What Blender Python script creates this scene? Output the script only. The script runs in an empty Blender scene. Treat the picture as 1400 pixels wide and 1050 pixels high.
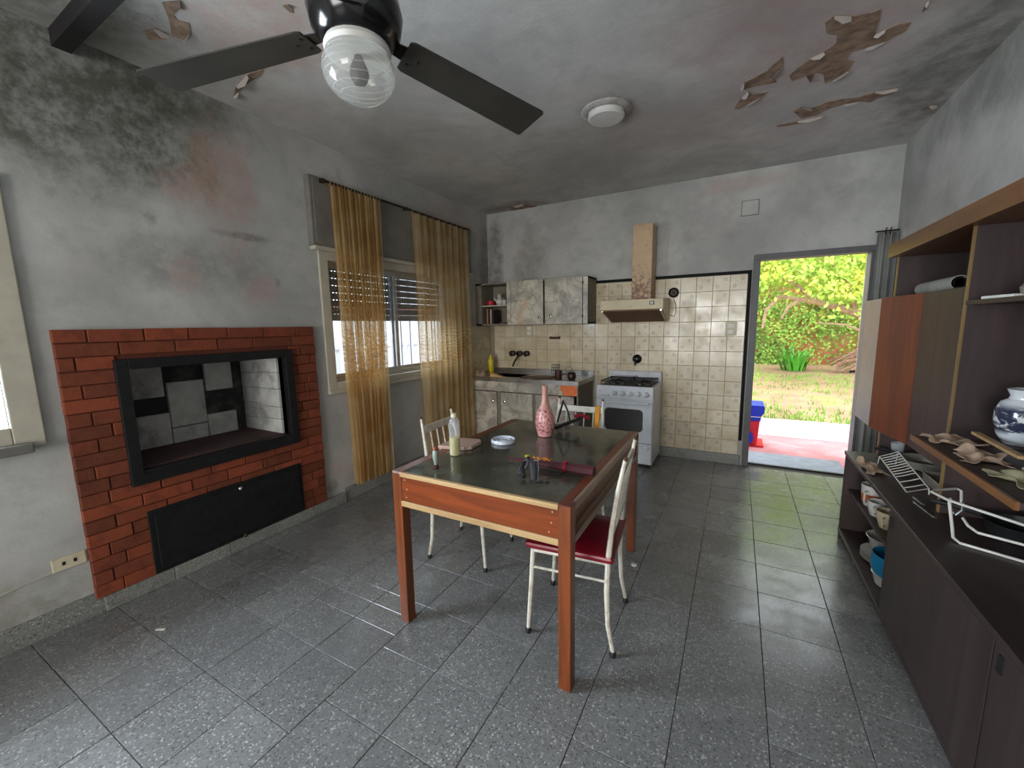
import bpy, math, random
from mathutils import Vector, Matrix
random.seed(7)
R_ = random.random
def U(a, b): return a + (b - a) * random.random()
SC = bpy.context.scene
COL = SC.collection

# ------------------------------------------------------------------ camera
XL, YB, H, XR, YR = -2.866, 4.648, 2.85, 1.123, -4.2
cam_d = bpy.data.cameras.new('camera'); cam = bpy.data.objects.new('camera', cam_d); COL.objects.link(cam)
cam_d.sensor_fit = 'HORIZONTAL'; cam_d.sensor_width = 36.0; cam_d.lens = 36.0 * 561.1 / 1400.0
cam_d.clip_start = 0.05; cam_d.clip_end = 300
rgt = Vector((0.8783, 0.4778, -0.0178)); upv = Vector((-0.0514, 0.1315, 0.99))
fwd = upv.cross(rgt).normalized(); rgt.normalize(); upv = rgt.cross(fwd).normalized()
m3 = Matrix((rgt, upv, -fwd)).transposed()
cam.matrix_world = Matrix.Translation((0, 0, 1.45)) @ m3.to_4x4()
SC.camera = cam

# ------------------------------------------------------------------ world, light, exposure
SC.view_settings.view_transform = 'Standard'; SC.view_settings.look = 'None'
SC.view_settings.gamma = 1.0; SC.view_settings.use_curve_mapping = False
SC.view_settings.exposure = 0.0
W = bpy.data.worlds.new('overcast_sky'); SC.world = W; W.use_nodes = True
bg = W.node_tree.nodes['Background']; bg.inputs[0].default_value = (0.90, 0.95, 1.0, 1); bg.inputs[1].default_value = 4.2
sun_d = bpy.data.lights.new('sun_offscreen', 'SUN'); sun_d.energy = 1.2; sun_d.angle = math.radians(8); sun_d.color = (1.0, 0.96, 0.88)
sun = bpy.data.objects.new('sun_offscreen', sun_d); COL.objects.link(sun); sun.rotation_euler = Vector((-0.62, 0.32, -0.72)).to_track_quat('-Z', 'Y').to_euler()
def area(name, loc, rot, sx, sy, power, col):
    l = bpy.data.lights.new(name, 'AREA'); l.shape = 'RECTANGLE'; l.size = sx; l.size_y = sy
    l.energy = power; l.color = col
    o = bpy.data.objects.new(name, l); COL.objects.link(o); o.location = loc; o.rotation_euler = rot
    return o
# daylight entering through the near left window and through the rear glass door behind the camera
area('window_left_near_offscreen', (XL - 0.32, -0.28, 1.52), (0, -math.pi / 2, 0), 1.05, 1.2, 185, (0.86, 0.93, 1.0))
area('window_rear_offscreen', (-0.75, YR - 0.32, 1.35), (math.pi / 2, 0, 0), 2.3, 1.9, 165, (1.0, 0.97, 0.92))

# ------------------------------------------------------------------ node helpers
MATS = {}
class NT:
    def __init__(s, name, rough=0.5, metal=0.0, spec=0.5):
        s.m = bpy.data.materials.new(name); s.m.use_nodes = True; MATS[name] = s.m
        s.t = s.m.node_tree; s.p = s.t.nodes['Principled BSDF']; s.out = s.t.nodes['Material Output']
        s.p.inputs['Roughness'].default_value = rough; s.p.inputs['Metallic'].default_value = metal
        s.p.inputs['Specular IOR Level'].default_value = spec
        s.tc = s.t.nodes.new('ShaderNodeTexCoord')
    def n(s, typ, **k):
        x = s.t.nodes.new('ShaderNode' + typ)
        for a, b in k.items(): setattr(x, a, b)
        return x
    def l(s, a, b): s.t.links.new(a, b)
    def inp(s, sock, v):
        if hasattr(v, 'is_output'): s.l(v, sock)
        elif isinstance(v, tuple) and len(v) == 3 and sock.type == 'RGBA': sock.default_value = (*v, 1)
        else: sock.default_value = v
    def obj(s): return s.tc.outputs['Object']
    def mapv(s, scale=(1, 1, 1), loc=(0, 0, 0), src=None):
        x = s.n('Mapping'); s.l(src or s.obj(), x.inputs[0]); x.inputs['Scale'].default_value = scale; x.inputs['Location'].default_value = loc
        return x.outputs[0]
    def noise(s, scale, detail=4, rough=0.55, dist=0, vec=None):
        x = s.n('TexNoise'); s.l(vec or s.obj(), x.inputs['Vector']); x.inputs['Scale'].default_value = scale
        x.inputs['Detail'].default_value = detail; x.inputs['Roughness'].default_value = rough; x.inputs['Distortion'].default_value = dist
        return x.outputs['Fac']
    def voro(s, scale, out='Distance', feature='F1', vec=None):
        x = s.n('TexVoronoi'); x.feature = feature; s.l(vec or s.obj(), x.inputs['Vector']); x.inputs['Scale'].default_value = scale
        return x.outputs[out]
    def math(s, op, a, b=0.0, clamp=False):
        x = s.n('Math', operation=op, use_clamp=clamp); s.inp(x.inputs[0], a); s.inp(x.inputs[1], b); return x.outputs[0]
    def rng(s, v, a, b, c=0.0, d=1.0, smooth=True):
        x = s.n('MapRange'); x.interpolation_type = 'SMOOTHSTEP' if smooth else 'LINEAR'
        s.inp(x.inputs[0], v); x.inputs[1].default_value = a; x.inputs[2].default_value = b; x.inputs[3].default_value = c; x.inputs[4].default_value = d
        return x.outputs[0]
    def mix(s, fac, a, b, blend='MIX'):
        x = s.n('Mix', data_type='RGBA', blend_type=blend); s.inp(x.inputs[0], fac); s.inp(x.inputs[6], a); s.inp(x.inputs[7], b); return x.outputs[2]
    def color(s, c): s.inp(s.p.inputs['Base Color'], c)
    def rough(s, v): s.inp(s.p.inputs['Roughness'], v)
    def bump(s, h, strength=0.3, dist=0.01):
        x = s.n('Bump'); x.inputs['Strength'].default_value = strength; x.inputs['Distance'].default_value = dist
        s.l(h, x.inputs['Height']); s.l(x.outputs[0], s.p.inputs['Normal'])
    def blot(s, c, r, amp=0.5, nsc=3.0, lo=1.12, hi=0.35):
        """mask: 1 inside an irregular blotch centred at c with radii r (object space)"""
        mp = s.n('Mapping'); s.l(s.obj(), mp.inputs[0]); mp.vector_type = 'TEXTURE'
        mp.inputs['Location'].default_value = c; mp.inputs['Scale'].default_value = r
        ln = s.n('VectorMath', operation='LENGTH'); s.l(mp.outputs[0], ln.inputs[0])
        d = s.math('ADD', ln.outputs['Value'], s.math('MULTIPLY', s.math('SUBTRACT', s.noise(nsc, 6, 0.65), 0.5), amp * 4))
        return s.math('MULTIPLY', s.rng(d, lo, hi), s.rng(s.noise(nsc * 2.6, 6, 0.7), 0.34, 0.62, 0.42, 1.0))
def S(r, g, b):
    f = lambda c: (c / 255 / 12.92) if c / 255 <= 0.04045 else ((c / 255 + 0.055) / 1.055) ** 2.4
    return (f(r), f(g), f(b))
def plain(name, col, rough=0.5, metal=0.0, var=0.12, nsc=12.0, bump=0.0, spec=0.5, rnd=0.0, dirt=None, dsc=6.0, damt=0.5):
    t = NT(name, rough, metal, spec)
    dk = tuple(c * (1 - var) for c in col); lt = tuple(min(1, c * (1 + var)) for c in col)
    c = t.mix(t.rng(t.noise(nsc, 5), 0.3, 0.7), dk, lt)
    if dirt: c = t.mix(t.math('MULTIPLY', t.rng(t.noise(dsc, 6, 0.65), 0.48, 0.68), damt), c, dirt)
    if rnd:
        oi = t.n('ObjectInfo'); hs = t.n('HueSaturation'); t.l(c, hs.inputs['Color'])
        t.l(t.rng(oi.outputs['Random'], 0, 1, 1 - rnd, 1 + rnd, False), hs.inputs['Value']); c = hs.outputs[0]
    t.color(c)
    if bump: t.bump(t.noise(nsc * 3, 5), bump, 0.005)
    return t.m
def wood(name, a, b, axis=1, scale=1.0, rough=0.4, ring=14.0):
    t = NT(name, rough)
    sc = [ring * scale] * 3; sc[axis] = 1.2 * scale
    n = t.noise(1.0, 6, 0.6, 1.2, t.mapv(tuple(sc)))
    f = t.noise(6.0, 3, 0.6, 0.0, t.mapv(tuple(v * 1.5 for v in sc)))
    c = t.mix(t.rng(n, 0.3, 0.7), a, b); c = t.mix(t.math('MULTIPLY', t.rng(f, 0.5, 0.8), 0.35), c, tuple(v * 0.45 for v in a))
    t.color(c); t.bump(f, 0.08, 0.003)
    return t.m
def glassy(name, col=(1, 1, 1), rough=0.05, mixt=0.7):
    """thin clear sheet: mostly transparent with a glossy film"""
    t = NT(name, rough); tr = t.n('BsdfTransparent'); tr.inputs[0].default_value = (*col, 1)
    g = t.n('BsdfGlossy'); g.inputs['Roughness'].default_value = rough
    lw = t.n('LayerWeight'); lw.inputs[0].default_value = 0.5
    fr_ = t.math('ADD', t.math('MULTIPLY', t.math('POWER', lw.outputs['Facing'], 4.0), 0.55), 0.04)
    ms = t.n('MixShader'); t.l(fr_, ms.inputs[0]); t.l(tr.outputs[0], ms.inputs[1]); t.l(g.outputs[0], ms.inputs[2])
    ms2 = t.n('MixShader'); ms2.inputs[0].default_value = mixt; t.p.inputs['Base Color'].default_value = (*col, 1)
    t.l(t.p.outputs[0], ms2.inputs[1]); t.l(ms.outputs[0], ms2.inputs[2]); t.l(ms2.outputs[0], t.out.inputs[0])
    return t.m

# ------------------------------------------------------------------ mesh helpers
class MB:
    def __init__(s): s.v = []; s.f = []
    def add(s, vs, fs):
        o = len(s.v); s.v += [tuple(p) for p in vs]; s.f += [tuple(i + o for i in f) for f in fs]; return s
    def box(s, a, b):
        x0, y0, z0 = a; x1, y1, z1 = b
        return s.add([(x0,y0,z0),(x1,y0,z0),(x1,y1,z0),(x0,y1,z0),(x0,y0,z1),(x1,y0,z1),(x1,y1,z1),(x0,y1,z1)],
                     [(0,3,2,1),(4,5,6,7),(0,1,5,4),(1,2,6,5),(2,3,7,6),(3,0,4,7)])
    def obox(s, c, sz, rot=(0, 0, 0)):
        M = Matrix.Rotation(rot[2], 3, 'Z') @ Matrix.Rotation(rot[1], 3, 'Y') @ Matrix.Rotation(rot[0], 3, 'X')
        h = [q / 2 for q in sz]; t = MB().box((-h[0],-h[1],-h[2]), h); c = Vector(c)
        return s.add([c + M @ Vector(p) for p in t.v], t.f)
    def prism(s, pts, vec):
        n = len(pts); vec = Vector(vec); a = [Vector(p) for p in pts]
        return s.add(a + [p + vec for p in a], [tuple(range(n - 1, -1, -1)), tuple(range(n, 2 * n))] + [(i, (i + 1) % n, (i + 1) % n + n, i + n) for i in range(n)])
    def tube(s, pts, r, n=8, closed=False):
        P = [Vector(p) for p in pts]; m = len(P); rr = r if isinstance(r, (list, tuple)) else [r] * m
        T = []
        for i in range(m):
            a = P[i - 1] if (i > 0 or closed) else P[i]; b = P[(i + 1) % m] if (i < m - 1 or closed) else P[i]
            T.append((b - a).normalized())
        u = T[0].orthogonal().normalized(); vs = []
        for i in range(m):
            u = (u - T[i] * u.dot(T[i])); u = u.normalized() if u.length > 1e-6 else T[i].orthogonal().normalized()
            w = T[i].cross(u)
            vs += [P[i] + (u * math.cos(2 * math.pi * k / n) + w * math.sin(2 * math.pi * k / n)) * rr[i] for k in range(n)]
        fs = [(i * n + k, i * n + (k + 1) % n, ((i + 1) % m) * n + (k + 1) % n, ((i + 1) % m) * n + k) for i in range(m if closed else m - 1) for k in range(n)]
        if not closed: fs += [tuple(range(n - 1, -1, -1)), tuple(range((m - 1) * n, m * n))]
        return s.add(vs, fs)
    def lathe(s, prof, c=(0, 0, 0), n=24, axis=None, cap=True):
        c = Vector(c); M = Vector((0, 0, 1)).rotation_difference(Vector(axis)).to_matrix() if axis else Matrix.Identity(3)
        vs = [c + M @ Vector((r * math.cos(2 * math.pi * k / n), r * math.sin(2 * math.pi * k / n), z)) for r, z in prof for k in range(n)]
        m = len(prof)
        fs = [(i * n + k, i * n + (k + 1) % n, (i + 1) * n + (k + 1) % n, (i + 1) * n + k) for i in range(m - 1) for k in range(n)]
        if cap: fs += [tuple(range(n - 1, -1, -1)), tuple(range((m - 1) * n, m * n))]
        return s.add(vs, fs)
    def ball(s, c, r, n=12, sq=(1, 1, 1)):
        k = n // 2; c = Vector(c)
        prof = [(max(1e-4, math.sin(math.pi * i / k)), -math.cos(math.pi * i / k)) for i in range(k + 1)]
        t = MB().lathe(prof, n=n)
        return s.add([c + Vector((p[0] * r * sq[0], p[1] * r * sq[1], p[2] * r * sq[2])) for p in t.v], t.f)
    def grid(s, fn, nu, nv):
        vs = [fn(i / nu, j / nv) for i in range(nu + 1) for j in range(nv + 1)]
        return s.add(vs, [(i * (nv + 1) + j, (i + 1) * (nv + 1) + j, (i + 1) * (nv + 1) + j + 1, i * (nv + 1) + j + 1) for i in range(nu) for j in range(nv)])
    def mesh(s, name, mat, smooth=False):
        me = bpy.data.meshes.new(name); me.from_pydata(s.v, [], s.f); me.update()
        import bmesh
        bm = bmesh.new(); bm.from_mesh(me); bmesh.ops.recalc_face_normals(bm, faces=bm.faces); bm.to_mesh(me); bm.free()
        if mat: me.materials.append(MATS[mat] if isinstance(mat, str) else mat)
        if smooth:
            me.polygons.foreach_set('use_smooth', [True] * len(me.polygons)); me.set_sharp_from_angle(angle=math.radians(40))
        return me
WM = {}
def link(name, data, parent=None, loc=(0, 0, 0), rz=0.0, local=False):
    o = bpy.data.objects.new(name, data); COL.objects.link(o)
    o.location = loc; o.rotation_euler = (0, 0, rz)
    M = Matrix.Translation(loc) @ Matrix.Rotation(rz, 4, 'Z')
    if parent is not None:
        o.parent = parent
        if not local: o.matrix_parent_inverse = WM[parent.name].inverted()
        else: M = WM[parent.name] @ M
    WM[o.name] = M
    return o
def P(name, mb, mat, parent=None, smooth=False, bevel=0.0, local=False, solid=0.0, label=None, sub=0, kind=None):
    o = link(name, mb.mesh(name, mat, smooth), parent, local=local)
    if solid:
        m = o.modifiers.new('solid', 'SOLIDIFY'); m.thickness = solid; m.offset = 0
    if bevel:
        m = o.modifiers.new('bevel', 'BEVEL'); m.width = bevel; m.segments = 2; m.limit_method = 'ANGLE'; m.angle_limit = math.radians(40)
    if sub:
        m = o.modifiers.new('sub', 'SUBSURF'); m.levels = sub; m.render_levels = sub
    if label: o['label'] = label
    if kind: o['kind'] = kind
    return o
def tag(o, label, cat, group=None):
    o['label'] = label; o['category'] = cat
    if group: o['group'] = group
    return o
def T(name, label, cat, loc=(0, 0, 0), rz=0.0, group=None):
    o = link(name, None, loc=loc, rz=rz); o.empty_display_size = 0.1
    return tag(o, label, cat, group)
def ST(o): o['kind'] = 'structure'; return o

# ------------------------------------------------------------------ materials
def mk_plaster(name, base, stains, seed=0.0):
    t = NT(name, 0.9, spec=0.15)
    v = t.mapv(loc=(seed, seed, seed))
    n1 = t.noise(1.3, 7, 0.62, 0.3, v); n2 = t.noise(9.0, 6, 0.6, 0, v); n3 = t.noise(60, 4, 0.6, 0, v)
    c = t.mix(t.rng(n1, 0.3, 0.72), tuple(q * 0.74 for q in base), tuple(q * 1.1 for q in base))
    c = t.mix(t.math('MULTIPLY', t.rng(n2, 0.48, 0.75), 0.35), c, tuple(q * 0.6 for q in base))
    c = t.mix(t.math('MULTIPLY', t.rng(t.noise(3.2, 7, 0.7, 0.6, t.mapv(loc=(seed + 2, 5, 1))), 0.5, 0.74), 0.4), c, (base[0] * 0.58, base[1] * 0.59, base[2] * 0.55))
    c = t.mix(t.math('MULTIPLY', t.rng(t.noise(2.1, 6, 0.6, 0.5, t.mapv(loc=(3 + seed, 9, 5))), 0.56, 0.72), 0.35), c, (base[0] * 0.98, base[1] * 0.82, base[2] * 0.82))
    for i, (ce, ra, col, st, amp, ns) in enumerate(stains):
        c = t.mix(t.math('MULTIPLY', t.blot(ce, ra, amp, ns), st), c, col)
    t.color(c); t.bump(t.math('ADD', t.math('MULTIPLY', n2, 0.7), t.math('MULTIPLY', n3, 0.35)), 0.25, 0.01)
    return t.m
G = S(186, 186, 182)
mold = S(72, 74, 62); pink = S(178, 150, 142); tan = S(150, 128, 108); white = S(205, 205, 203)
mk_plaster('plaster_left', G, [
    ((XL, 0.95, 2.62), (1, 0.8, 0.55), mold, 0.85, 0.35, 4.5), ((XL, 0.2, 2.6), (1, 0.6, 0.6), mold, 0.7, 0.3, 5),
    ((XL, 1.35, 2.75), (1, 0.35, 0.22), mold, 0.6, 0.3, 5), ((XL, 1.55, 2.35), (1, 0.22, 0.45), pink, 0.75, 0.45, 5),
    ((XL, 1.30, 2.28), (1, 0.16, 0.16), pink, 0.6, 0.4, 7), ((XL, 1.42, 2.42), (1, 0.10, 0.26), tan, 0.55, 0.4, 9),
    ((XL, 1.62, 2.06), (1, 0.22, 0.03), mold, 0.5, 0.25, 9), ((XL, 1.3, 1.85), (1, 0.55, 0.22), S(120, 120, 114), 0.55, 0.3, 4),
    ((XL, 1.70, 1.72), (1, 0.17, 0.14), pink, 0.6, 0.3, 6), ((XL, 1.12, 2.08), (1, 0.04, 0.05), mold, 0.5, 0.5, 16),
    ((XL, 1.25, 1.78), (1, 0.12, 0.14), pink, 0.5, 0.3, 6), ((XL, 1.82, 1.78), (1, 0.03, 0.04), mold, 0.35, 0.5, 16),
    ((XL, 3.9, 2.6), (1, 0.5, 0.3), pink, 0.5, 0.4, 4), ((XL, 4.55, 2.1), (1, 0.16, 0.9), S(120, 112, 110), 0.7, 0.35, 5),
    ((XL, 0.3, 0.1), (1, 0.5, 0.28), S(120, 118, 100), 0.6, 0.35, 4), ((XL, 2.2, 0.3), (1, 0.14, 0.2), S(196, 176, 158), 0.5, 0.35, 7),
    ((XL, 2.12, 0.17), (1, 0.07, 0.07), mold, 0.45, 0.5, 14)])
mk_plaster('plaster_back', G, [
    ((-2.75, YB, 2.2), (0.14, 1, 0.75), S(110, 104, 102), 0.75, 0.4, 5), ((-2.3, YB, 2.2), (0.3, 1, 0.5), S(140, 136, 128), 0.6, 0.5, 5),
    
    ((-0.3, YB, 2.45), (0.5, 1, 0.3), S(158, 150, 148), 0.5, 0.5, 4), ((-0.05, YB, 2.74), (0.5, 1, 0.08), pink, 0.55, 0.4, 6),
    ((0.6, YB, 2.5), (0.5, 1, 0.3), S(150, 150, 146), 0.5, 0.4, 3)], 4)
mk_plaster('plaster_right', G, [((XR, 3.2, 2.7), (1, 1.2, 0.25), S(120, 122, 116), 0.6, 0.4, 3), ((XR, 2.0, 2.3), (1, 0.5, 0.3), S(166, 160, 160), 0.5, 0.4, 3)], 8)
mk_plaster('plaster_ceiling', S(196, 195, 192), [
    ((-2.45, 0.75, H), (0.55, 0.5, 1), S(98, 96, 84), 0.75, 0.35, 3), ((-2.0, 1.35, H), (0.5, 0.4, 1), S(176, 146, 130), 0.6, 0.5, 4),
    ((-1.6, 1.1, H), (0.4, 0.3, 1), S(182, 150, 132), 0.55, 0.5, 5), ((-0.83, 2.89, H), (0.24, 0.24, 1), S(120, 112, 102), 0.75, 0.2, 5),
    ((0.25, 2.6, H), (0.75, 0.85, 1), S(176, 156, 156), 0.75, 0.4, 3), ((-0.4, 3.4, H), (0.7, 0.5, 1), S(168, 152, 150), 0.5, 0.4, 3),
    ((0.95, 3.4, H), (0.28, 1.2, 1), S(110, 112, 104), 0.75, 0.4, 3), ((0.5, 1.6, H), (0.6, 0.6, 1), S(128, 130, 120), 0.55, 0.4, 3),
    ((-2.4, 4.5, H), (0.5, 0.25, 1), S(128, 110, 98), 0.7, 0.35, 5)], 12)
def mk_terrazzo(name, base):
    t = NT(name, 0.3, spec=0.5)
    oi = t.n('ObjectInfo')
    off = t.n('VectorMath', operation='MULTIPLY_ADD'); t.l(oi.outputs['Random'], off.inputs[0]); off.inputs[1].default_value = (37, 53, 0); t.l(t.obj(), off.inputs[2])
    v = off.outputs[0]
    vc = t.n('TexVoronoi'); vc.inputs['Scale'].default_value = 175; t.l(v, vc.inputs['Vector'])
    sep = t.n('SeparateColor'); t.l(vc.outputs['Color'], sep.inputs[0])
    c = t.mix(t.rng(sep.outputs[0], 0.0, 1.0, 0, 1, False), tuple(q * 0.80 for q in base), tuple(q * 1.15 for q in base))
    c = t.mix(t.math('MULTIPLY', t.rng(sep.outputs[1], 0.92, 0.95), 0.85), c, S(184, 184, 180)); c = t.mix(t.math('MULTIPLY', t.rng(sep.outputs[2], 0.92, 0.95), 0.7), c, S(74, 74, 75))
    c = t.mix(t.math('MULTIPLY', t.rng(t.noise(160, 3), 0.5, 0.7), 0.35), c, tuple(q * 0.6 for q in base))
    g = t.n('NewGeometry')
    big = t.noise(1.6, 5, 0.6, 0, g.outputs['Position'])
    c = t.mix(t.math('MULTIPLY', t.rng(big, 0.42, 0.66), 0.35), c, tuple(q * 0.62 for q in base))
    hs = t.n('HueSaturation'); t.l(c, hs.inputs['Color']); t.l(t.rng(oi.outputs['Random'], 0, 1, 0.88, 1.1, False), hs.inputs['Value'])
    t.color(hs.outputs[0]); t.rough(t.rng(t.noise(4, 5, 0.6, 0, g.outputs['Position']), 0.3, 0.7, 0.15, 0.36)); t.bump(t.noise(40, 4), 0.05, 0.003)
    return t.m
mk_terrazzo('terrazzo', S(124, 124, 123))
mk_terrazzo('terrazzo_skirting', S(138, 138, 132))
plain('grout', S(58, 56, 54), 0.95)
def mk_walltile(name, deco):
    t = NT(name, 0.16, spec=0.55)
    oi = t.n('ObjectInfo'); g = t.n('NewGeometry')
    c = t.mix(t.rng(t.noise(5, 4, 0.6, 0, g.outputs['Position']), 0.35, 0.7), S(200, 184, 152), S(216, 206, 182))
    c = t.mix(t.math('MULTIPLY', t.rng(t.noise(22, 5, 0.6, 0, g.outputs['Position']), 0.55, 0.75), 0.3), c, S(150, 128, 96))
    if deco:
        se = t.n('SeparateXYZ'); t.l(t.obj(), se.inputs[0])
        ax = t.math('SUBTRACT', t.math('ABSOLUTE', se.outputs[0]), 0.034); az = t.math('SUBTRACT', t.math('ABSOLUTE', se.outputs[2]), 0.034)
        d = t.math('SQRT', t.math('ADD', t.math('POWER', ax, 2), t.math('POWER', az, 2)))
        an = t.math('ARCTAN2', az, ax)
        pet = t.math('ADD', d, t.math('MULTIPLY', t.math('COSINE', t.math('MULTIPLY', an, 5)), 0.003))
        ring = t.math('MULTIPLY', t.rng(pet, 0.011, 0.0135), t.rng(pet, 0.0185, 0.016))
        dot = t.rng(d, 0.006, 0.0045)
        sgn = t.rng(t.math('MULTIPLY', se.outputs[0], se.outputs[2]), -0.0001, 0.0001)
        m = t.math('MULTIPLY', t.math('MAXIMUM', ring, t.math('MULTIPLY', dot, 1.6, True)), sgn)
        c = t.mix(t.math('MULTIPLY', m, 0.75), c, S(112, 100, 88))
    hs = t.n('HueSaturation'); t.l(c, hs.inputs['Color']); t.l(t.rng(oi.outputs['Random'], 0, 1, 0.9, 1.06, False), hs.inputs['Value'])
    t.color(hs.outputs[0]); t.rough(t.rng(t.noise(6, 4, 0.6, 0, g.outputs['Position']), 0.3, 0.7, 0.12, 0.35)); t.bump(t.noise(7, 2), 0.04, 0.01)
    return t.m
mk_walltile('wall_tile', False); mk_walltile('wall_tile_flower', True)
plain('tile_grout', S(150, 138, 116), 0.9)
plain('black_trim', S(14, 14, 16), 0.65, spec=0.2)
def mk_brick():
    t = NT('brick_paint', 0.75, spec=0.3); oi = t.n('ObjectInfo'); g = t.n('NewGeometry')
    c = t.mix(oi.outputs['Random'], S(102, 54, 35), S(142, 70, 45))
    c = t.mix(t.math('MULTIPLY', t.rng(t.noise(11, 6, 0.65, 0, g.outputs['Position']), 0.45, 0.7), 0.6), c, S(90, 44, 32))
    c = t.mix(t.math('MULTIPLY', t.rng(t.noise(5, 5, 0.6, 0, g.outputs['Position']), 0.55, 0.7), 0.5), c, S(116, 64, 38))
    t.color(c); t.bump(t.noise(45, 6, 0.65, 0, g.outputs['Position']), 0.5, 0.008); return t.m
mk_brick()
plain('brick_joint', S(92, 44, 30), 0.95, bump=0.5, nsc=30)
plain('black_iron', S(27, 28, 29), 0.5, 0.3, var=0.3, nsc=20, bump=0.05)
plain('black_enamel', S(22, 22, 24), 0.25)
plain('black_plastic', S(26, 26, 28), 0.35)
plain('dark_grey_plastic', S(58, 58, 64), 0.4)
plain('fire_ceramic', S(188, 187, 182), 0.9, bump=0.35, nsc=14, dirt=S(70, 68, 66), dsc=5, damt=0.55, rnd=0.06)
plain('fire_soot', S(50, 48, 48), 0.95, dirt=S(96, 92, 90), dsc=7, damt=0.7, bump=0.5)
plain('fire_floor', S(78, 52, 52), 0.95, dirt=S(40, 32, 34), bump=0.4)
plain('cream_paint', S(186, 180, 164), 0.45, var=0.08, dirt=S(140, 132, 116), damt=0.4)
plain('grey_paint', S(112, 110, 104), 0.55, var=0.1, dirt=S(84, 82, 76), damt=0.5)
plain('aluminium', S(190, 192, 194), 0.35, 0.75, var=0.05)
plain('shutter_grey', S(126, 120, 116), 0.55, var=0.08)
plain('box_grey', S(118, 114, 106), 0.7, var=0.12, nsc=4, dirt=S(92, 86, 84), dsc=3)
plain('door_frame_grey', S(96, 96, 98), 0.5, var=0.1, dirt=S(70, 68, 68))
glassy('window_glass', (0.93, 0.97, 1.0), 0.02, 0.96)
plain('white_enamel', S(216, 220, 226), 0.22, var=0.04, nsc=4, dirt=S(176, 172, 160), dsc=9, damt=0.25)
plain('white_paint_metal', S(212, 206, 192), 0.4, var=0.08, nsc=20, dirt=S(150, 126, 96), dsc=24, damt=0.5)
plain('rust', S(84, 52, 36), 0.85, var=0.3, nsc=60, bump=0.3)
plain('red_vinyl', S(120, 14, 32), 0.32, var=0.15, nsc=8)
plain('knob_chrome', S(200, 200, 200), 0.15, 1.0, var=0.02)
plain('dark_metal', S(52, 46, 42), 0.45, 0.7, var=0.2)
plain('steel', S(186, 186, 186), 0.3, 0.95, var=0.08, nsc=6, dirt=S(120, 110, 100), dsc=9)
wood('table_red_wood', S(136, 63, 24), S(104, 46, 19), 0, 1.0, 0.32)
wood('table_leg_wood', S(132, 66, 28), S(94, 47, 21), 2, 1.0, 0.35)
wood('table_rail_wood', S(124, 62, 38), S(92, 44, 28), 1, 1.0, 0.3)
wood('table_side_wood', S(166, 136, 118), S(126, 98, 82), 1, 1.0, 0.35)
wood('table_edge_wood', S(190, 158, 112), S(158, 124, 82), 0, 1.0, 0.5)
def mk_tabletop():
    t = NT('tabletop_laminate', 0.22, spec=0.5)
    c = t.mix(t.rng(t.noise(5, 6, 0.6), 0.35, 0.7), S(62, 62, 52), S(86, 86, 74))
    c = t.mix(t.math('MULTIPLY', t.rng(t.noise(3, 5), 0.55, 0.7), 0.5), c, S(88, 78, 64))
    t.color(c); t.rough(t.rng(t.noise(8, 5), 0.3, 0.7, 0.07, 0.22)); t.bump(t.noise(200, 2), 0.03, 0.002)
mk_tabletop()
def mk_marble():
    t = NT('marble_laminate', 0.35)
    w = t.noise(3.2, 6, 0.55, 1.2); w2 = t.noise(3.4, 5, 0.5, 1.8, t.mapv(loc=(4, 2, 8)))
    c = t.mix(t.rng(w, 0.35, 0.65), S(160, 156, 146), S(212, 206, 192))
    vein = t.math('MULTIPLY', t.rng(w2, 0.46, 0.5), t.rng(w2, 0.54, 0.5))
    c = t.mix(t.math('MULTIPLY', vein, 0.42), c, S(122, 96, 74))
    c = t.mix(t.math('MULTIPLY', t.rng(t.noise(3.5, 5, 0.6, 0.8, t.mapv(loc=(1, 7, 3))), 0.55, 0.7), 0.55), c, S(206, 160, 122))
    c = t.mix(t.math('MULTIPLY', t.rng(t.noise(14, 5), 0.6, 0.75), 0.35), c, S(130, 120, 108))
    t.color(c)
mk_marble()
plain('orange_patch', S(232, 120, 60), 0.6, var=0.15, nsc=20)
plain('cabinet_side', S(126, 118, 104), 0.6, dirt=S(96, 88, 76))
plain('cabinet_inside', S(126, 118, 104), 0.7)
def mk_rusty(name, base, rust, lo, hi, z0, z1):
    t = NT(name, 0.45)
    se = t.n('SeparateXYZ'); t.l(t.obj(), se.inputs[0])
    g = t.rng(se.outputs[2], z0, z1, 0.0, 0.22, False)
    m = t.rng(t.math('ADD', t.noise(26, 7, 0.7), g), lo, hi)
    c = t.mix(t.rng(t.noise(6, 4), 0.3, 0.7), tuple(q * 0.85 for q in base), base)
    t.color(t.mix(m, c, rust)); t.bump(m, 0.1, 0.002)
mk_rusty('duct_enamel', S(196, 166, 128), S(112, 70, 44), 0.56, 0.76, 2.1, 1.7)
mk_rusty('hood_enamel', S(206, 192, 156), S(140, 96, 60), 0.68, 0.9, 2.1, 1.2)
plain('hood_filter', S(94, 60, 36), 0.6, 0.2, var=0.35, nsc=40, bump=0.4)
plain('yellow_plastic', S(214, 196, 24), 0.35, var=0.05)
plain('tan_sponge', S(196, 160, 108), 0.9, bump=0.3)
wood('board_dark', S(104, 74, 58), S(74, 50, 40), 0, 1.0, 0.5)
wood('board_light', S(196, 166, 150), S(172, 138, 122), 0, 1.0, 0.4)
plain('brown_glaze', S(70, 36, 30), 0.4, var=0.15)
plain('dark_pot', S(52, 30, 32), 0.2, var=0.2)
plain('cloth_beige', S(176, 150, 128), 0.95, var=0.25, nsc=20, bump=0.3)
plain('red_plastic', S(176, 28, 44), 0.35)
plain('porcelain', S(206, 204, 198), 0.2, var=0.04)
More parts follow.
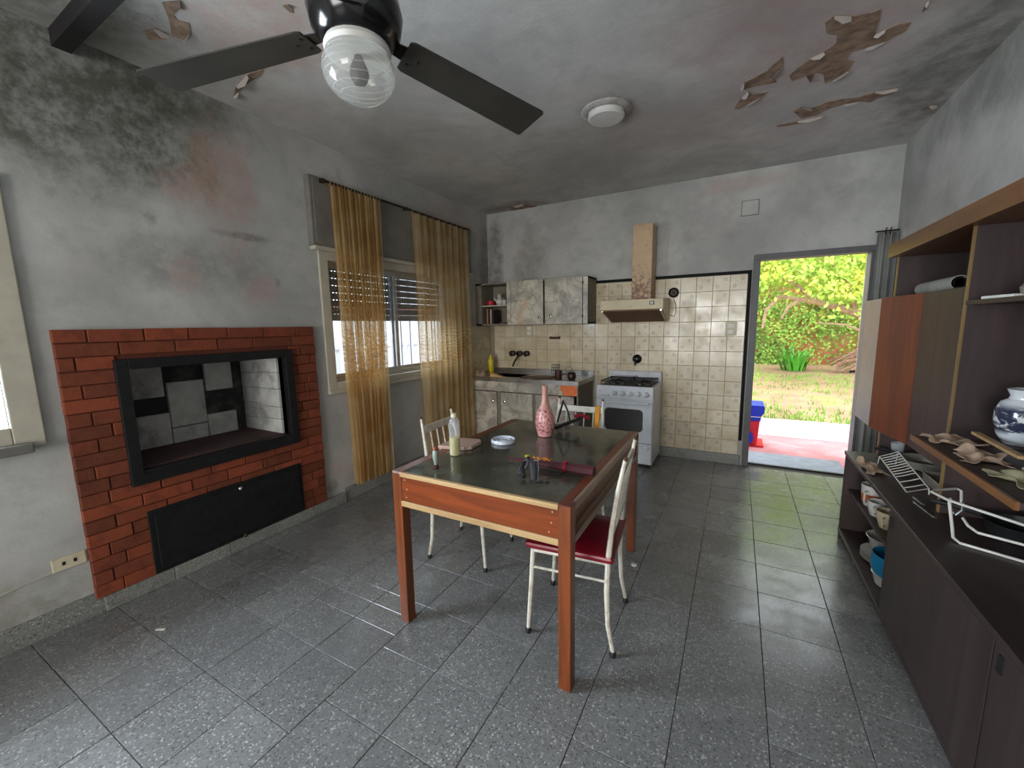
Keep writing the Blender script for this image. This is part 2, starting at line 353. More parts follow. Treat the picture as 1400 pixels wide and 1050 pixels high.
plain('porcelain_cream', S(196, 180, 150), 0.25, var=0.06)
plain('orange_print', S(198, 96, 60), 0.3)
plain('blue_plastic', S(18, 124, 168), 0.35, var=0.06)
plain('book_orange', S(206, 140, 60), 0.7); plain('book_white', S(206, 198, 180), 0.7); plain('book_dark', S(50, 40, 40), 0.7)
plain('umbrella_red', S(60, 9, 18), 0.8, var=0.25, nsc=18, bump=0.2)
plain('orange_ribbon', S(214, 130, 30), 0.6, var=0.2, nsc=30)
plain('orange_cloth', S(226, 148, 28), 0.7, var=0.12)
plain('fan_black', S(20, 19, 20), 0.16, var=0.05)
plain('fan_blade', S(50, 48, 43), 0.42, var=0.18, nsc=7)
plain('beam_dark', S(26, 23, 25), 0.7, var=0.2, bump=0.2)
glassy('globe_glass', (0.95, 0.95, 0.93), 0.08, 0.84)
plain('lamp_white', S(206, 204, 200), 0.4, var=0.03)
plain('white_cap', S(224, 222, 214), 0.5)
plain('ivory_plastic', S(204, 194, 166), 0.45, dirt=S(160, 146, 118))
def mk_speckle():
    t = NT('vase_speckle', 0.3)
    c = t.mix(t.rng(t.noise(70, 5, 0.7), 0.48, 0.6), S(206, 148, 144), S(116, 58, 62))
    se = t.n('SeparateXYZ'); t.l(t.obj(), se.inputs[0])
    c = t.mix(t.rng(se.outputs[2], 0.16, 0.20), c, S(178, 130, 118)); c = t.mix(t.rng(se.outputs[2], 0.03, 0.015), c, S(210, 150, 148))
    t.color(c)
mk_speckle()
def mk_bluewhite():
    t = NT('porcelain_blue_scene', 0.15)
    se = t.n('SeparateXYZ'); t.l(t.obj(), se.inputs[0])
    band = t.math('MULTIPLY', t.rng(se.outputs[2], 0.03, 0.06), t.rng(se.outputs[2], 0.165, 0.13))
    m = t.math('MULTIPLY', t.rng(t.noise(16, 6, 0.62, 0.6, t.mapv((1, 1, 1.7))), 0.44, 0.52), band)
    t.color(t.mix(m, S(200, 204, 206), S(44, 50, 70)))
mk_bluewhite()
def mk_clear(name, col, tr=0.6, rough=0.08): glassy(name, col, rough, tr)
mk_clear('clear_plastic', (0.94, 0.95, 0.97), 0.84); mk_clear('yellow_liquid', (0.72, 0.64, 0.20), 0.3, 0.15)
mk_clear('clear_glass', (0.92, 0.94, 0.95), 0.8)
plain('milky_plastic', S(196, 202, 212), 0.22, var=0.05)
plain('pale_green', S(140, 156, 146), 0.35); plain('terracotta_red', S(150, 60, 40), 0.5)
wood('unit_wood', S(64, 48, 46), S(46, 34, 35), 2, 0.8, 0.5)
wood('unit_wood_front', S(64, 48, 46), S(46, 34, 35), 2, 0.8, 0.42)
wood('unit_wood_lit_red', S(128, 62, 32), S(98, 46, 28), 2, 0.8, 0.35)  # same veneer as unit_wood; light on the door put into the redder tone
wood('unit_crown_lit', S(122, 82, 44), S(94, 58, 32), 1, 0.8, 0.35)  # unit veneer again, with the light it catches painted in as orange-brown
wood('unit_edge', S(140, 112, 66), S(108, 84, 50), 2, 0.8, 0.4)
wood('unit_top', S(64, 48, 46), S(46, 34, 35), 1, 0.8, 0.4)
plain('unit_back', S(56, 41, 41), 0.6, var=0.2)
plain('door_inner_pale', S(176, 166, 164), 0.4, var=0.06)
plain('paper_grey', S(150, 148, 142), 0.9); plain('paper_old', S(170, 144, 122), 0.9, var=0.25, nsc=9); plain('paper_green', S(150, 144, 112), 0.9, var=0.2)
plain('wire_white', S(206, 202, 194), 0.35); plain('wire_chrome', S(190, 190, 190), 0.25, 0.9)
plain('pan_grey', S(150, 144, 132), 0.4, 0.3); plain('pan_black', S(30, 30, 30), 0.4)
plain('curtain_grey', S(138, 139, 134), 0.8, var=0.12, nsc=5)
def mk_sheer():
    t = NT('curtain_gold', 0.9, spec=0.1)
    se = t.n('SeparateXYZ'); t.l(t.obj(), se.inputs[0]); z = se.outputs[2]
    band = t.math('MULTIPLY', t.rng(z, 0.98, 1.06), t.rng(z, 1.50, 1.38))
    wv = t.n('TexWave'); wv.wave_type = 'BANDS'; wv.bands_direction = 'Z'; wv.inputs['Scale'].default_value = 9; wv.inputs['Distortion'].default_value = 9; wv.inputs['Detail'].default_value = 3; wv.inputs['Detail Scale'].default_value = 2.2
    t.l(t.mapv((1, 1.6, 1)), wv.inputs['Vector'])
    emb = t.math('MULTIPLY', band, t.rng(wv.outputs['Fac'], 0.45, 0.75))
    weave = t.noise(24, 1, 0.5, 0, t.mapv((0.2, 2.2, 0.06)))
    alpha = t.math('ADD', t.rng(weave, 0.3, 0.7, 0.40, 0.58), t.math('MULTIPLY', emb, 0.28), True)
    col = t.mix(t.rng(t.noise(4, 4), 0.3, 0.7), S(212, 176, 118), S(232, 208, 164))
    df = t.n('BsdfDiffuse'); tl = t.n('BsdfTranslucent'); tr = t.n('BsdfTransparent'); tr.inputs[0].default_value = (1.0, 0.97, 0.88, 1)
    t.l(col, df.inputs[0]); t.l(col, tl.inputs[0])
    a = t.n('MixShader'); a.inputs[0].default_value = 0.6; t.l(df.outputs[0], a.inputs[1]); t.l(tl.outputs[0], a.inputs[2])
    b = t.n('MixShader'); t.l(alpha, b.inputs[0]); t.l(tr.outputs[0], b.inputs[1]); t.l(a.outputs[0], b.inputs[2]); t.l(b.outputs[0], t.out.inputs[0])
mk_sheer()
plain('peeled_plaster', S(138, 116, 98), 0.95, var=0.35, nsc=18, bump=0.8)
plain('paint_flake', S(168, 158, 152), 0.9, var=0.1)
# outside
plain('patio_red', S(190, 128, 130), 0.85, var=0.12, nsc=3, dirt=S(200, 176, 180), dsc=2, damt=0.6)
plain('patio_pale', S(182, 174, 180), 0.9, var=0.1, nsc=3)
plain('concrete_step', S(142, 150, 160), 0.85)
plain('soil', S(166, 132, 104), 0.95, var=0.2, nsc=2, dirt=S(140, 156, 84), dsc=1.6, damt=0.8)
plain('grass_blade', S(124, 168, 62), 0.8, var=0.3, nsc=1.2)
plain('leaf_bright', S(166, 200, 78), 0.6, var=0.35, nsc=2.2, dirt=S(216, 202, 70), dsc=1.7, damt=0.8)
plain('leaf_ivy', S(132, 178, 72), 0.6, var=0.4, nsc=2.0, dirt=S(190, 190, 90), dsc=2, damt=0.7)
plain('leaf_strap', S(78, 158, 46), 0.5, var=0.3, nsc=3)
plain('bark', S(168, 140, 112), 0.9, var=0.25, nsc=9, bump=0.4)
plain('dry_palm', S(170, 134, 116), 0.9, var=0.25, nsc=6)
plain('garden_brick', S(196, 128, 92), 0.9, var=0.25, nsc=3, dirt=S(206, 186, 120), dsc=1.2, damt=0.7)
plain('bin_red', S(214, 20, 52), 0.4); plain('bin_blue', S(16, 46, 200), 0.4)
plain('neighbour_white', S(214, 220, 232), 0.9, var=0.08, nsc=1.5)
plain('neighbour_brick', S(190, 120, 120), 0.9)
plain('grille_metal', S(170, 176, 184), 0.5)

# ------------------------------------------------------------------ room shell
WT = 0.25
W1 = (2.20, 3.86, 0.965, 2.06); W2 = (-0.85, 0.50, 0.965, 2.05); FB = (0.925, 1.770, 0.70, 1.262)
m = MB()
def wall_x(m, x0, x1, y0, y1, z0, z1, holes):
    ys = sorted({y0, y1, *[h[0] for h in holes], *[h[1] for h in holes]}); zs = sorted({z0, z1, *[h[2] for h in holes], *[h[3] for h in holes]})
    for a, b in zip(ys, ys[1:]):
        run = None
        for c, d in zip(zs, zs[1:]):
            if any(h[0] <= a and b <= h[1] and h[2] <= c and d <= h[3] for h in holes):
                if run: m.box((x0, a, run[0]), (x1, b, run[1])); run = None
            else: run = (run[0], d) if run else (c, d)
        if run: m.box((x0, a, run[0]), (x1, b, run[1]))
wall_x(m, XL - WT, XL, YR - WT, YB + WT, -0.1, H, [W1, W2, FB])
wall_left = ST(P('wall_left', m, 'plaster_left'))
DX0, DX1, DZ = 0.150, 0.972, 2.045
m = MB().box((XL, YB, -0.1), (DX0 - 0.02, YB + WT, H)).box((DX1 + 0.02, YB, -0.1), (XR + WT, YB + WT, H)).box((DX0 - 0.02, YB, DZ + 0.02), (DX1 + 0.02, YB + WT, H))
wall_back = ST(P('wall_back', m, 'plaster_back'))
wall_right = ST(P('wall_right', MB().box((XR, YR - WT, -0.1), (XR + WT, YB, H)), 'plaster_right'))
RD = (-1.95, 0.45, 0.35, 2.3)
m = MB().box((XL, YR - WT, -0.1), (RD[0], YR, H)).box((RD[1], YR - WT, -0.1), (XR, YR, H)).box((RD[0], YR - WT, RD[3]), (RD[1], YR, H)).box((RD[0], YR - WT, -0.1), (RD[1], YR, RD[2]))
wall_rear = ST(P('wall_rear', m, 'plaster_right'))
ceiling = ST(P('ceiling', MB().box((XL - WT, YR - WT, H), (XR + WT, YB + WT, H + 0.2)), 'plaster_ceiling'))
floor = ST(P('floor', MB().box((XL - WT, YR - WT, -0.15), (XR + WT, YB + 0.12, -0.006)), 'grout'))

# floor tiles: one object each
pit = 0.3055
def ftile(x0, x1, y0, y1):
    j = 0.0013; w, d = x1 - x0 - 2 * j, y1 - y0 - 2 * j
    key = 'floor_tile_%.3f_%.3f' % (w, d)
    me = bpy.data.meshes.get(key)
    if me is None:
        b = 0.0015
        mb = MB().box((-w / 2, -d / 2, -0.012), (w / 2, d / 2, -b))
        mb.v[4:8] = [(-w/2, -d/2, -b), (w/2, -d/2, -b), (w/2, d/2, -b), (-w/2, d/2, -b)]
        mb.add([(-w/2, -d/2, -b), (w/2, -d/2, -b), (w/2, d/2, -b), (-w/2, d/2, -b), (-w/2+b, -d/2+b, 0), (w/2-b, -d/2+b, 0), (w/2-b, d/2-b, 0), (-w/2+b, d/2-b, 0)],
               [(4,5,6,7),(0,1,5,4),(1,2,6,5),(2,3,7,6),(3,0,4,7)])
        mb.f.pop(1)
        me = mb.mesh(key, 'terrazzo')
    o = link('floor_tile', me, floor, ((x0 + x1) / 2, (y0 + y1) / 2, U(-0.0012, 0.0)))
xs = [-1.3575 + pit * k for k in range(9)]; xs[-1] = XR
ys = [0.8925 + pit * k for k in range(-5, 13)]; ys[-1] = YB
for a, b in zip(xs, xs[1:]):
    for c, d in zip(ys, ys[1:]):
        if (a + b) / 2 > 0.75 and c < 3.3: continue      # under the wall unit
        ftile(a, b, c, d)
xs = [XL, -2.550, -2.2445, -1.939, -1.634, -1.3575]
ys = [0.742 + pit * k for k in range(-4, 2)] + [1.274, 1.395] + [1.502 + pit * k for k in range(0, 10)] + [YB]
for a, b in zip(xs, xs[1:]):
    for c, d in zip(ys, ys[1:]):
        if d < 0.1 and a > -2.3 and False: continue
        ftile(a, b, c, d)
P('tile_field', MB().box((XL, YR, -0.012), (XR, 0.742 - 5 * pit + 0.19, -0.0015)), 'terrazzo', floor)

# skirting: separate lengths under each wall
bl = ST(P('baseboard_left', MB().box((XL, YR, 0), (XL + 0.012, 0.70, 0.115)), 'terrazzo_skirting'))
y = 0.70
while y < 4.08:
    y2 = min(y + 0.305, 4.09); fire = y < 2.03
    P('skirting_tile', MB().box((XL, y + 0.001, 0), (XL + (0.034 if fire else 0.014), y2 - 0.001, 0.082 if fire else 0.112)), 'terrazzo_skirting', bl, bevel=0.003); y = y2
bb = ST(P('baseboard_back', MB().box((-1.45, YB - 0.006, 0), (DX0 - 0.06, YB, 0.1)), 'grout'))
for k in range(5): P('skirting_tile', MB().box((-1.44 + 0.305 * k, YB - 0.014, 0), (-1.438 + 0.305 * (k + 1), YB, 0.105)), 'terrazzo_skirting', bb, bevel=0.003)

# wall tiles, one object each
tm = {}
for nm in ('wall_tile', 'wall_tile_flower'):
    h = 0.0742; b = 0.0025; t0 = -0.010
    mb = MB().add([(-h,0,-h),(h,0,-h),(h,0,h),(-h,0,h),(-h,t0+b,-h),(h,t0+b,-h),(h,t0+b,h),(-h,t0+b,h),(-h+b,t0,-h+b),(h-b,t0,-h+b),(h-b,t0,h-b),(-h+b,t0,h-b)],
                  [(8,9,10,11),(4,5,9,8),(5,6,10,9),(6,7,11,10),(7,4,8,11),(0,1,5,4),(1,2,6,5),(2,3,7,6),(3,0,4,7)])
    tm[nm] = mb.mesh(nm, nm)
tb = P('tile_bed', MB().box((-1.435, YB - 0.004, 0.105), (0.066, YB, 1.908)).box((XL, YB - 0.004, 0.85), (-1.435, YB, 1.458)), 'tile_grout', wall_back)
for i in range(20):
    for j in range(12):
        cx = 0.065 - 0.15 * i - 0.075; cz = 0.107 + 0.15 * j + 0.075
        if i >= 10 and not (0.80 < cz < 1.46): continue
        if cx < XL + 0.05: continue
        deco = cx > -1.75 and R_() < 0.62
        o = link('tile', tm['wall_tile_flower' if deco else 'wall_tile'], wall_back, (cx, YB - 0.002, cz))
for i in range(3):
    for j in range(4):
        link('tile', tm['wall_tile'], wall_left, (XL + 0.002, YB - 0.012 - 0.075 - 0.15 * i, 0.857 + 0.075 + 0.15 * j), math.pi / 2)
tr1 = ST(P('trim_1', MB().box((-1.44, YB - 0.016, 1.908), (0.094, YB, 1.938)).box((0.067, YB - 0.016, 0.26), (0.094, YB, 1.908)), 'black_trim', bevel=0.003))

# ceiling: places where the paint has come off, and loose flakes at their edges
PEEL = [[(0.29, 2.624), (0.32, 2.588), (0.392, 2.637), (0.463, 2.656), (0.499, 2.644), (0.514, 2.73), (0.525, 2.858), (0.561, 2.834), (0.603, 2.817), (0.652, 2.834), (0.651, 2.894), (0.588, 2.947), (0.517, 2.96), (0.454, 2.966), (0.447, 3.037), (0.485, 3.075), (0.478, 3.167), (0.418, 3.236), (0.383, 3.252), (0.358, 3.13), (0.316, 3.089), (0.308, 3.196), (0.273, 3.098), (0.208, 3.123), (0.185, 3.046), (0.224, 2.985), (0.273, 2.92), (0.323, 2.89), (0.366, 2.831), (0.36, 2.763), (0.31, 2.721)],
        [(0.138, 2.826), (0.148, 2.925), (0.107, 3.018), (0.128, 3.091), (0.063, 3.075), (-0.018, 3.072), (-0.059, 3.067), (-0.043, 2.99), (0.012, 2.962), (0.072, 2.929), (0.098, 2.88)],
        [(-0.094, 3.299), (-0.05, 3.173), (-0.017, 3.112), (0.001, 3.162), (0.068, 3.182), (0.093, 3.176), (0.054, 3.234), (-0.014, 3.28), (-0.067, 3.329)],
        [(0.258, 3.555), (0.296, 3.508), (0.354, 3.565), (0.431, 3.521), (0.513, 3.526), (0.597, 3.555), (0.682, 3.523), (0.79, 3.548), (0.782, 3.603), (0.721, 3.628), (0.683, 3.67), (0.626, 3.623), (0.544, 3.61), (0.465, 3.631), (0.405, 3.69), (0.318, 3.704)],
        [(0.172, 3.732), (0.303, 3.73), (0.445, 3.729), (0.441, 3.762), (0.327, 3.782), (0.183, 3.761)],
        [(0.673, 2.773), (0.665, 2.708), (0.674, 2.693), (0.685, 2.752)],
        [(1.013, 3.979), (1.045, 3.928), (1.091, 3.956), (1.071, 3.99)],
        [(-2.237, 1.025), (-2.159, 1.057), (-2.212, 1.08), (-2.278, 1.084), (-2.299, 1.108), (-2.277, 1.143), (-2.341, 1.177), (-2.421, 1.184), (-2.442, 1.142), (-2.382, 1.114), (-2.313, 1.078)],
        [(-2.518, 1.066), (-2.443, 1.078), (-2.442, 1.134), (-2.485, 1.142), (-2.561, 1.098)],
        [(-2.739, 1.572), (-2.611, 1.522), (-2.448, 1.49), (-2.32, 1.507), (-2.38, 1.531), (-2.539, 1.54), (-2.667, 1.563)],
        [(-1.813, 1.29), (-1.784, 1.3), (-1.785, 1.32), (-1.813, 1.339), (-1.819, 1.328)],
        [(-2.478, 4.49), (-2.393, 4.49), (-2.262, 4.477), (-2.149, 4.622), (-2.284, 4.73), (-2.412, 4.857), (-2.546, 4.815), (-2.511, 4.668)]]
for k, pts in enumerate(PEEL):
    P('peeled_patch', MB().prism([(x, y, H - 0.0035) for x, y in pts], (0, 0, 0.006)), 'peeled_plaster', ceiling)
    cx = sum(p[0] for p in pts) / len(pts); cy = sum(p[1] for p in pts) / len(pts)
    n = len(pts)
    for i in range(1, n, 5):      # curling flakes hang from the rim
        a = Vector((*pts[i], H - 0.003)); b = Vector((*pts[(i + 1) % n], H - 0.003)); o = (a + b) / 2
        inw = (Vector((cx, cy, H)) - o); inw.z = 0
        if inw.length < 1e-4: continue
        inw = inw.normalized() * min(0.03, (b - a).length * 0.3) * U(0.4, 1.0)
        P('paint_flake', MB().prism([a, b, b + inw * 0.6 + Vector((0, 0, -0.012)), o + inw + Vector((0, 0, -0.02)), a + inw * 0.5 + Vector((0, 0, -0.008))], (0, 0, -0.0015)), 'paint_flake', ceiling)

# ------------------------------------------------------------------ windows
def bars_frame(m, x0, x1, y0, y1, z0, z1, w):
    m.box((x0, y0, z0), (x1, y0 + w, z1)); m.box((x0, y1 - w, z0), (x1, y1, z1)); m.box((x0, y0 + w, z0), (x1, y1 - w, z0 + w)); m.box((x0, y0 + w, z1 - w), (x1, y1 - w, z1)); return m
y0, y1, z0, z1 = W1
win1 = ST(link('window_1', None, loc=(XL, (y0 + y1) / 2, z0)))
P('casing', bars_frame(MB(), XL - 0.10, XL + 0.018, y0 - 0.045, y1 + 0.045, z0 - 0.03, z1, 0.075), 'cream_paint', win1, bevel=0.004)
P('outer_frame', bars_frame(MB(), XL - 0.13, XL - 0.06, y0 + 0.03, y1 - 0.03, z0 + 0.04, z1 - 0.05, 0.04), 'aluminium', win1)
ym = (y0 + y1) / 2
for s, (a, b, xo) in enumerate(((y0 + 0.06, ym + 0.03, -0.085), (ym - 0.03, y1 - 0.06, -0.115))):
    sa = P('sash', bars_frame(MB(), XL + xo - 0.012, XL + xo + 0.012, a, b, z0 + 0.07, z1 - 0.08, 0.042), 'aluminium', win1, bevel=0.002)
    P('pane', MB().box((XL + xo - 0.002, a + 0.04, z0 + 0.11), (XL + xo + 0.002, b - 0.04, z1 - 0.12)), 'window_glass', sa)
P('sill', MB().box((XL - 0.12, y0 - 0.05, z0 - 0.035), (XL + 0.035, y1 + 0.05, z0 - 0.005)), 'cream_paint', win1, bevel=0.004)
sh = P('shutter_rail', MB().box((XL - 0.175, y0 + 0.03, z0 + 0.02), (XL - 0.15, y0 + 0.06, z1)).box((XL - 0.175, y1 - 0.06, z0 + 0.02), (XL - 0.15, y1 - 0.03, z1)), 'aluminium', win1)
zz = z1; k = 0
while zz > 1.56:
    mb = MB().box((XL - 0.172, y0 + 0.05, zz - 0.060), (XL - 0.160, y1 - 0.05, zz - 0.0065))
    nt = 48
    for q in range(nt):
        yy = y0 + 0.05 + (y1 - y0 - 0.1) * q / nt
        mb.box((XL - 0.168, yy, zz - 0.007), (XL - 0.164, yy + 0.016, zz))
    P('shutter_slat', mb, 'shutter_grey', win1); zz -= 0.060; k += 1
P('shutter_box', MB().box((XL - 0.02, 2.09, 2.075), (XL + 0.05, 4.20, 2.585)), 'box_grey', win1, bevel=0.012)
P('shutter_box_lid', MB().box((XL + 0.05, 2.12, 2.10), (XL + 0.056, 3.10, 2.565)).box((XL + 0.05, 3.106, 2.10), (XL + 0.056, 4.17, 2.565)), 'box_grey', win1, bevel=0.002)
P('box_ledge', MB().box((XL - 0.02, 2.10, 2.05), (XL + 0.06, 4.20, 2.078)), 'cream_paint', win1, bevel=0.003)
gr = P('security_grille', MB().box((XL - 0.225, y0, z0 + 0.05), (XL - 0.205, y1, z0 + 0.08)).box((XL - 0.225, y0, 1.95), (XL - 0.205, y1, 1.98)), 'grille_metal', win1)
for q in range(12):
    yy = y0 + 0.07 + q * 0.138
    P('grille_bar', MB().tube([(XL - 0.215, yy, z0), (XL - 0.215, yy, z1)], 0.007, 6), 'grille_metal', gr, smooth=True)

y0, y1, z0, z1 = W2
win2 = ST(link('window_2', None, loc=(XL, (y0 + y1) / 2, z0)))
P('casing', bars_frame(MB(), XL - 0.02, XL + 0.022, y0 - 0.10, y1 + 0.10, z0 - 0.03, z1 + 0.1, 0.10), 'cream_paint', win2, bevel=0.005)
P('sill', MB().box((XL - 0.12, y0 - 0.06, z0 - 0.05), (XL + 0.07, y1 + 0.05, z0 - 0.005)), 'grey_paint', win2, bevel=0.006)
for s, (a, b, xo) in enumerate(((y0 + 0.03, -0.15, -0.075), (-0.20, y1 - 0.03, -0.11))):
    sa = P('sash', bars_frame(MB(), XL + xo - 0.014, XL + xo + 0.014, a, b, z0 + 0.01, z1 - 0.02, 0.05), 'aluminium', win2, bevel=0.002)
    P('pane', MB().box((XL + xo - 0.002, a + 0.04, z0 + 0.05), (XL + xo + 0.002, b - 0.04, z1 - 0.06)), 'window_glass', sa)
P('shutter_strap', MB().box((XL - 0.02, 0.425, 1.03), (XL - 0.012, 0.455, z1)), 'table_edge_wood', win2)
ST(P('trim_2', bars_frame(MB(), 0, 0.05, -1.2, 1.2, 0, 1.95, 0.06), 'grey_paint')).matrix_world = Matrix.Translation((-0.75, YR - 0.05, 0.35)) @ Matrix.Rotation(math.pi / 2, 4, 'Z')

# ------------------------------------------------------------------ doorway
d1 = ST(link('door_1', None, loc=((DX0 + DX1) / 2, YB, 0)))
P('door_jamb', MB().box((DX0 - 0.045, YB - 0.02, 0), (DX0 + 0.012, YB + 0.12, DZ - 0.02)), 'door_frame_grey', d1, bevel=0.003)
P('door_jamb', MB().box((DX1 - 0.004, YB - 0.02, 0), (DX1 + 0.05, YB + 0.12, DZ - 0.02)), 'door_frame_grey', d1, bevel=0.003)
P('door_lintel', MB().box((DX0 - 0.045, YB - 0.02, DZ - 0.02), (DX1 + 0.05, YB + 0.12, DZ + 0.03)), 'door_frame_grey', d1, bevel=0.003)
P('threshold', MB().box((DX0 - 0.03, YB + 0.10, -0.05), (DX1 + 0.03, YB + 0.62, -0.012)), 'concrete_step', d1)
P('threshold_bar', MB().box((DX0, YB + 0.09, -0.01), (DX1, YB + 0.12, 0.008)), 'black_iron', d1)
ang = math.atan2(0.98, 0.205)
hx, hy = DX1 + 0.03, YB + 0.13
lf = link('door_leaf', MB().box((0, -0.02, 0.01), (0.80, 0.02, 2.02)).box((0.08, -0.026, 0.15), (0.72, 0.026, 0.9)).box((0.08, -0.026, 1.1), (0.72, 0.026, 1.9)).mesh('door_leaf', 'bark'), d1, (hx, hy, 0), ang)
P('door_handle', MB().tube([(hx + 0.015, hy + 0.20, 0.96), (hx - 0.045, hy + 0.20, 0.965), (hx - 0.05, hy + 0.10, 0.965)], 0.009, 8), 'dark_metal', lf, smooth=True)

# ------------------------------------------------------------------ fireplace
fp = T('fireplace', 'red brick fireplace with black iron frame set in the left wall', 'fireplace', (XL, 1.36, 0.08))
FX = XL + 0.032
bed = MB()
for a in ((0.675, 0.90, 0.082, 1.47), (1.82, 2.045, 0.082, 1.47), (0.90, 1.82, 1.285, 1.47), (0.90, 1.82, 0.45, 0.66)):
    bed.box((XL - 0.002, a[0], a[2]), (FX - 0.010, a[1], a[3]))
P('mortar_bed', bed, 'brick_joint', fp)
nrow = 20; rh = (1.474 - 0.082) / nrow
for r in range(nrow):
    za, zb = 0.082 + r * rh, 0.082 + (r + 1) * rh; zc = (za + zb) / 2
    spans = [(0.671, 2.049)]
    if 0.62 < zc < 1.30: spans = [(0.671, 0.885), (1.835, 2.049)]
    elif zc < 0.46: spans = [(0.671, 0.925), (1.835, 2.049)]
    for (a, b) in spans:
        y = a; first = True
        while y < b - 0.02:
            L = U(0.20, 0.27) if b - a > 0.5 else U(0.10, 0.19)
            if first and r % 2: L *= 0.55
            first = False
            e = min(y + L, b)
            if b - e < 0.05: e = b
            g = 0.0028; pr = U(-0.003, 0.004)
            P('brick', MB().box((XL, y + g * U(.6, 1.6), za + g * U(.5, 1.5)), (FX + pr, e - g * U(.6, 1.6), zb - g * U(.5, 1.5))), 'brick_paint', fp, bevel=0.003)
            y = e
P('opening_frame', bars_frame(MB(), XL + 0.0, FX + 0.022, 0.872, 1.846, 0.624, 1.312, 0.055).box((XL + 0.0, 0.90, 0.66), (FX + 0.016, 1.80, 0.70)), 'black_iron', fp, bevel=0.003)
fx = -3.33
P('firebox_shell', MB().box((fx - 0.05, FB[0] - 0.03, FB[2] - 0.05), (fx, FB[1] + 0.03, FB[3] + 0.05)).box((fx, FB[0] - 0.04, FB[2] - 0.05), (XL, FB[0] + 0.0, FB[3] + 0.04)).box((fx, FB[0] - 0.04, FB[3]), (XL, FB[1] + 0.04, FB[3] + 0.05)).box((fx, FB[1], FB[2] - 0.05), (XL, FB[1] + 0.04, FB[3] + 0.05)), 'fire_soot', fp)
P('firebox_floor', MB().box((fx, FB[0] - 0.0, FB[2] - 0.04), (XL + 0.004, FB[1], FB[2] + 0.006)), 'fire_floor', fp)
for (a, b, c, d) in ((1.075, 1.262, 0.70, 0.918), (1.268, 1.480, 0.812, 1.118), (1.268, 1.478, 0.70, 0.806), (1.496, 1.672, 1.03, 1.24), (1.484, 1.676, 0.70, 0.86), (1.072, 1.25, 1.03, 1.24), (0.93, 1.068, 0.70, 0.93), (0.93, 1.066, 0.96, 1.24)):
    P('ceramic_block', MB().box((fx, a, c), (fx + 0.03, b, d)), 'fire_ceramic', fp, bevel=0.004)
for i, xa in enumerate((fx + 0.004, fx + 0.235)):
    zc = FB[2]
    for hgt in ((0.10, 0.115, 0.115, 0.11, 0.118) if i == 0 else (0.11, 0.09, 0.13, 0.12, 0.108)):
        P('ceramic_block', MB().box((xa, FB[1] - 0.02, zc), (xa + (0.228 if i == 0 else 0.225), FB[1], min(zc + hgt - 0.002, FB[3]))), 'fire_ceramic', fp, bevel=0.003); zc += hgt
ad = P('ash_door', MB().box((XL, 0.918, 0.088), (FX + 0.008, 1.842, 0.462)), 'black_iron', fp, bevel=0.003)
P('door_panel', MB().box((FX + 0.008, 0.945, 0.112), (FX + 0.016, 1.815, 0.438)), 'black_iron', ad, bevel=0.003)
for (yy, zz) in ((1.40, 0.425), (1.40, 0.10)): P('latch_knob', MB().lathe([(0.004, 0), (0.014, 0.002), (0.014, 0.012), (0.006, 0.02)], (FX + 0.014, yy, zz), 12, (1, 0, 0)), 'knob_chrome' if zz > .2 else 'dark_metal', ad, smooth=True)

# ------------------------------------------------------------------ curtains
rod = T('curtain_rod', 'dark metal curtain rod fixed above the far window', 'curtain rod', (XL + 0.09, 3.2, 2.55))
P('rod', MB().tube([(XL + 0.09, 2.16, 2.553), (XL + 0.09, 4.10, 2.553)], 0.009, 8), 'dark_metal', rod, smooth=True)
for yy in (2.19, 3.08, 4.085): P('rod_bracket', MB().box((XL + 0.04, yy - 0.01, 2.54), (XL + 0.095, yy + 0.01, 2.565)).ball((XL + 0.09, yy, 2.553), 0.016, 8), 'dark_metal', rod)
def curtain(label, ya, yb, yc, yd, zt, zb, nf, seed):
    random.seed(seed); ph = [U(0, 6.28) for _ in range(4)]
    def fn(u, v):
        z = zt + (zb - zt) * v; s = v
        y = (ya + (yb - ya) * u) * (1 - s) + (yc + (yd - yc) * u) * s
        amp = 0.018 + 0.016 * s
        x = XL + 0.095 + amp * math.sin(2 * math.pi * nf * u + ph[0] + 0.6 * math.sin(3 * s + ph[1])) + 0.008 * math.sin(2 * math.pi * nf * 0.37 * u + ph[2] + 2 * s) + 0.008 * s
        y += 0.005 * math.sin(4 * math.pi * nf * u + ph[3]) + 0.006 * s * math.sin(9 * s + 5 * u)
        return (x, y, z)
    t = T('window_curtain', label, 'curtain', (XL + 0.095, (ya + yb) / 2, zb), group='gold sheer curtains')
    P('fabric', MB().grid(fn, int(nf * 10), 40), 'curtain_gold', t, smooth=True)
    n = int(nf)
    for k in range(n + 1):
        u = k / n; x, y, z = fn(u, 0)
        P('heading_loop', MB().tube([(XL + 0.083, y, zt - 0.01), (XL + 0.077, y, zt + 0.012), (XL + 0.09, y, zt + 0.028), (XL + 0.103, y, zt + 0.012), (XL + 0.098, y, zt - 0.01)], 0.0045, 5), 'orange_cloth' if 0 else 'curtain_gold', t, smooth=True)
curtain('narrow bunched gold sheer curtain hanging beside the brick fireplace', 2.245, 2.735, 2.28, 2.68, 2.536, 0.14, 15, 3)
curtain('wide gold sheer curtain hanging next to the sink cabinet', 3.15, 4.06, 3.20, 4.06, 2.536, 0.14, 9, 5)
random.seed(11)

